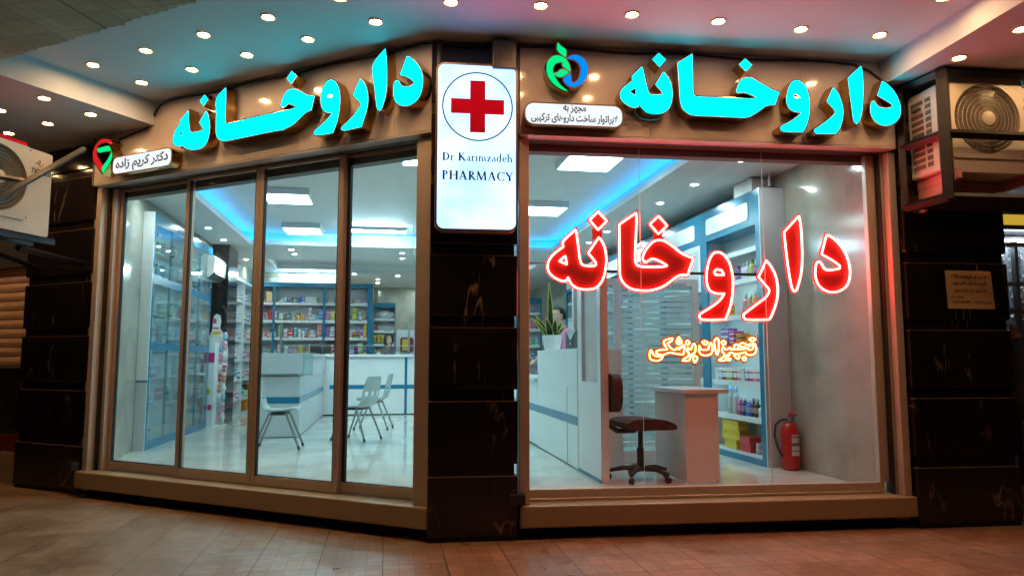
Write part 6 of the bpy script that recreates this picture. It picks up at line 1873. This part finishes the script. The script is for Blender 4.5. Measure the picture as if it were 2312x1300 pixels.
def figure(label, base, F, pose, clothes, hair, scarf=None, look=0.0, seat=None):
    """F: x = the person's left-right, y = forward; pose: joint dict in that frame (heights above base)"""
    t = thing('person', label, 'person', base)
    def P(j): x, y, z = j; return F.p(x, y, z) 
    J = pose
    def limb(mb, chain, extra=0.0, n=12):
        pts, rs = [], []
        for (a, ra), (b, rb) in zip(chain, chain[1:]):
            for q in range(5):
                s_ = q / 5
                pts.append(P(tuple(a[i] + (b[i] - a[i]) * s_ for i in range(3)))); rs.append(ra + (rb - ra) * s_ + extra)
        pts.append(P(chain[-1][0])); rs.append(chain[-1][1] + extra)
        mb.tube(pts, .05, n, rs=rs)
        for c_, r in chain: mb.ell(P(c_), (r + extra,) * 3, 12, 8)
    def torso(mb, e, hem=None):
        sh, hp = J['chest'], J['hip']
        rings = []
        secs = [(0, .165, .12), (.18, .155, .11), (.35, .135, .10), (.6, .155, .115), (.82, .175, .11), (.95, .15, .085), (1.06, .06, .06)]
        for s_, rx_, ry_ in secs:
            c_ = [hp[i] + (sh[i] - hp[i]) * s_ for i in range(3)]
            rings.append([mb.bm.verts.new(F.p(c_[0] + (rx_ + e) * math.cos(2 * math.pi * k / 20), c_[1] + (ry_ + e) * math.sin(2 * math.pi * k / 20), c_[2])) for k in range(20)])
        mb.loft(rings)
        mb.ell(P(hp), (.17 + e, .125 + e, .12 + e), 16, 10, W0)
    hd = J['head']
    ca, sa = math.cos(look), math.sin(look)
    FH = Frame(F.p(hd[0], hd[1], 0), F.ex * ca + F.ey * sa, F.ey * ca - F.ex * sa)
    hz = hd[2]
    body = MB()
    torso(body, 0.0)
    for s_ in ('l', 'r'):
        limb(body, [(J['sh_' + s_], .052), (J['el_' + s_], .040), (J['wr_' + s_], .027)])
        limb(body, [(J['hp_' + s_], .085), (J['kn_' + s_], .058), (J['an_' + s_], .038)])
        a = J['an_' + s_]; limb(body, [(a, .042), ((a[0], a[1] + .09, a[2] - .03), .042), ((a[0], a[1] + .17, a[2] - .04), .032)])
        # hand: palm, four unequal fingers, a thumb from the side of the palm
        w = Vector(J['wr_' + s_]); e = Vector(J['el_' + s_]); d = (w - e).normalized()
        if 'hd_' + s_ in J: d = Vector(J['hd_' + s_]).normalized()
        side = d.cross(Vector((0, 0, 1)));  side = side.normalized() if side.length > .1 else Vector((1, 0, 0))
        nrm = side.cross(d).normalized()
        inn = -1 if s_ == 'r' else 1
        pm = w + d * .05
        for q in (-.024, -.008, .008, .024): limb(body, [(tuple(w + d * .01 + side * q * .6), .014), (tuple(w + d * .085 + side * q), .012)], 0, 8)
        for q, L_ in ((-.028, .062), (-.0095, .078), (.0095, .074), (.028, .056)):
            k0 = w + d * .085 + side * q; k1 = k0 + (d * .9 - nrm * .35) * L_ * .5; k2 = k1 + (d * .6 - nrm * .75) * L_ * .5
            limb(body, [(tuple(k0), .0095), (tuple(k1), .0085), (tuple(k2), .007)], 0, 8)
        th = w + d * .03 + side * (.03 * -inn)
        limb(body, [(tuple(w + d * .02 + side * (.02 * -inn)), .013), (tuple(th + side * (.022 * -inn) + d * .025), .0105), (tuple(th + side * (.03 * -inn) + d * .06 - nrm * .01), .0085)], 0, 8)
    nk = J['chest']
    limb(body, [((nk[0], nk[1], nk[2]), .058), ((hd[0], hd[1] - .015, hz - .07), .052)])
    body.ell((0, -.010, hz + .02), (.074, .094, .105), 20, 14, FH)
    body.ell((0, .022, hz - .045), (.055, .066, .075), 18, 12, FH)
    body.ell((0, .062, hz - .098), (.024, .022, .020), 12, 8, FH)
    for q in (-.034, .034): body.ell((q, .062, hz - .025), (.024, .02, .02), 12, 8, FH)
    body.ell((0, .094, hz - .028), (.013, .020, .016), 10, 8, FH); body.ell((0, .086, hz - .002), (.009, .014, .03), 10, 8, FH)
    for q in (-.074, .074): body.ell((q, -.008, hz - .012), (.010, .020, .030), 10, 8, FH)
    remeshed(body, .0075, 3).build('body', 'skin', t, smooth=True)
    for q in (-.031, .031):
        mb = MB(); mb.ell((q, .0765, hz + .008), (.0115, .0085, .0058), 12, 8, FH); ey_ = mb.build('eye', 'eyewhite', t, smooth=True)
        mb = MB(); mb.ell((q, .0828, hz + .008), (.0052, .0035, .0052), 10, 6, FH); mb.build('iris', 'pupil', ey_, smooth=True)
        mb = MB(); mb.tube([FH.p(q - .02, .079, hz + .026), FH.p(q, .086, hz + .033), FH.p(q + .02, .077, hz + .027)], .0035, 6); mb.build('eyebrow', 'hair', t, smooth=True)
    mb = MB(); mb.tube([FH.p(-.026, .077, hz - .058), FH.p(-.01, .0875, hz - .064), FH.p(0, .089, hz - .0655), FH.p(.01, .0875, hz - .064), FH.p(.026, .077, hz - .058)], .0055, 6, rs=[.002, .005, .006, .005, .002]); mb.build('mouth', 'lip', t, smooth=True)
    # clothes follow the body
    mb = MB(); torso(mb, .018)
    for s_ in ('l', 'r'): limb(mb, [(J['sh_' + s_], .052), (J['el_' + s_], .043), (J['wr_' + s_], .034)], .016)
    if clothes[2]: limb(mb, [((J['hip'][0], J['hip'][1], J['hip'][2]), .15), ((J['hip'][0], J['hip'][1] + .05, J['hip'][2] - .16), .16)], .02)
    remeshed(mb, .011, 6).build('coat' if clothes[2] else 'shirt', clothes[0], t, smooth=True)
    mb = MB()
    mb.ell(P(J['hip']), (.178, .135, .125), 16, 10)
    for s_ in ('l', 'r'): limb(mb, [(J['hp_' + s_], .09), (J['kn_' + s_], .066), (J['an_' + s_], .052)], .012)
    remeshed(mb, .012, 4).build('trousers', clothes[1], t, smooth=True)
    for s_ in ('l', 'r'):
        mb = MB(); a = J['an_' + s_]; limb(mb, [((a[0], a[1] - .03, a[2] - .02), .044), ((a[0], a[1] + .09, a[2] - .035), .044), ((a[0], a[1] + .18, a[2] - .045), .036)], .004)
        for v in mb.bm.verts: v.co.z = max(v.co.z, base.z + .001 if seat is None else base.z + .001)
        mb.build('shoe', 'blackpl', t, smooth=True)
    if hair:
        mb = MB()
        nu, nv = 40, 24
        V = {}
        for i in range(nv + 1):
            th = math.radians(3 + 128 * i / nv)
            for k in range(nu):
                ph = 2 * math.pi * k / nu
                x = math.sin(th) * math.cos(ph); y = math.sin(th) * math.sin(ph); z = math.cos(th)
                if (y > .25 and z < .62) or (y > -.25 and z < .12) or z < -.55: continue
                V[i, k] = mb.bm.verts.new(FH.p(.084 * x, -.012 + .107 * y, hz + .02 + .117 * z))
        for i in range(nv):
            for k in range(nu):
                q = [(i, k), (i, (k + 1) % nu), (i + 1, (k + 1) % nu), (i + 1, k)]
                if all(v in V for v in q): mb.bm.faces.new([V[v] for v in q])
        bmesh.ops.solidify(mb.bm, geom=mb.bm.faces[:], thickness=-.012)
        mb.build('hair', 'hair', t, smooth=True)
    if scarf:
        mb = MB()
        nu, nv = 44, 26
        V = {}
        for i in range(nv + 1):
            th = math.radians(4 + 150 * i / nv)
            for k in range(nu):
                ph = 2 * math.pi * k / nu
                x = math.sin(th) * math.cos(ph); y = math.sin(th) * math.sin(ph); z = math.cos(th)
                face = (x / .70) ** 2 + ((z + .12) / .86) ** 2 < 1 and y > 0
                if face: continue
                f_ = 1 + .035 * math.sin(7 * ph + 3 * th)
                V[i, k] = mb.bm.verts.new(FH.p(.098 * x * f_, -.012 + .118 * y * f_ , hz + .005 + .138 * z * f_))
        for i in range(nv):
            for k in range(nu):
                q = [(i, k), (i, (k + 1) % nu), (i + 1, (k + 1) % nu), (i + 1, k)]
                if all(v in V for v in q): mb.bm.faces.new([V[v] for v in q])
        bmesh.ops.solidify(mb.bm, geom=mb.bm.faces[:], thickness=-.012)
        mb.build('headscarf', scarf, t, smooth=True)
        mb = MB()
        nk2 = J['chest']
        for j_, (rr, zz, r_) in enumerate(((.078, .075, .036), (.095, .035, .038), (.11, -.01, .034))):
            mb.tube([F.p(nk2[0] + rr * 1.15 * math.cos(a), nk2[1] + .02 + rr * math.sin(a), nk2[2] + zz - .05 * max(0, math.sin(a)) + .012 * math.sin(3 * a + j_)) for a in [2 * math.pi * k / 22 for k in range(22)]], r_, 10, closed=True)
        remeshed(mb, .011, 3).build('scarf_drape', scarf, t, smooth=True)
    return t

def seated(z):  # seat height above the floor
    return {'hip': (0, 0, z + .10), 'chest': (0, .03, z + .60), 'head': (0, .075, z + .82), 'sh_l': (-.18, .03, z + .53), 'sh_r': (.18, .03, z + .53),
            'el_l': (-.24, .16, z + .30), 'el_r': (.24, .16, z + .30), 'wr_l': (-.10, .36, z + .34), 'wr_r': (.10, .36, z + .34), 'hd_l': (.4, .8, -.1), 'hd_r': (-.4, .8, -.1),
            'hp_l': (-.09, .02, z + .08), 'hp_r': (.09, .02, z + .08), 'kn_l': (-.11, .40, z + .06), 'kn_r': (.11, .40, z + .06), 'an_l': (-.11, .36, .10), 'an_r': (.11, .36, .10)}
def shift(pose, dz): return {k: (v if k.startswith('hd_') else (v[0], v[1], v[2] + dz)) for k, v in pose.items()}
def stool(p, h, label):
    t = thing('stool', label, 'stool', p)
    mb = MB(); mb.lathe(p, [(.16, h - .05), (.175, h - .03), (.17, h - .004), (.15, h)], 20); mb.build('seat', 'blackpl', t, smooth='auto')
    mb = MB(); mb.lathe(p, [(.20, 0), (.20, .012), (.03, .03), (.025, h - .05)], 16); mb.build('pedestal', 'steel', t, smooth='auto')
for u, b, lab, cl, sc, lk, zz in ((878, 15.30, 'woman in a white coat and grey patterned headscarf smiling behind the counter', ('coat', 'trousers', True), 'scarf', -.35, .62), (958, 15.30, 'woman in black clothes and dark headscarf at the counter beside the right door jamb', ('blackcloth', 'trousers', True), 'blackcloth', .25, .585)):
    a = at_b(u, b + .05)
    fl = FI.p(a, b, FZ)
    FP_ = Frame(FI.p(a, b, 0), -_c, -_w)   # facing the street
    figure(lab, fl, Frame(FI.p(a, b, 0), -_c * -1, -_w), shift(seated(zz), FZ), cl, False, sc, lk, True)
    stool(fl, zz - .01, 'small black stool under the ' + lab.split(' behind')[0].split(' at the')[0])
a, b = 2.43, 9.7
stand = {'hip': (0, 0, .93), 'chest': (0, .05, 1.40), 'head': (0, .12, 1.585), 'sh_l': (-.19, .04, 1.36), 'sh_r': (.19, .04, 1.36), 'el_l': (-.25, .12, 1.10), 'el_r': (.25, .12, 1.10), 'wr_l': (-.16, .34, 1.02), 'wr_r': (.16, .34, 1.02), 'hd_l': (.2, .9, -.2), 'hd_r': (-.2, .9, -.2),
         'hp_l': (-.09, 0, .90), 'hp_r': (.09, 0, .90), 'kn_l': (-.10, .03, .50), 'kn_r': (.10, .03, .50), 'an_l': (-.10, -.02, .09), 'an_r': (.10, -.02, .09)}
yaw = math.radians(8)
fy = -_c * math.cos(yaw) - _w * math.sin(yaw)
fx_ = Vector((fy.y, -fy.x, 0))
figure('short haired man in a pink shirt in profile behind the snake plant', FI.p(a, b, FZ), Frame(FI.p(a, b, 0), fx_, fy), shift({k: (v if k.startswith('hd_') else (v[0], v[1], v[2] * 1.035)) for k, v in stand.items()}, FZ), ('pink', 'trousers', False), True, None, 0.0)
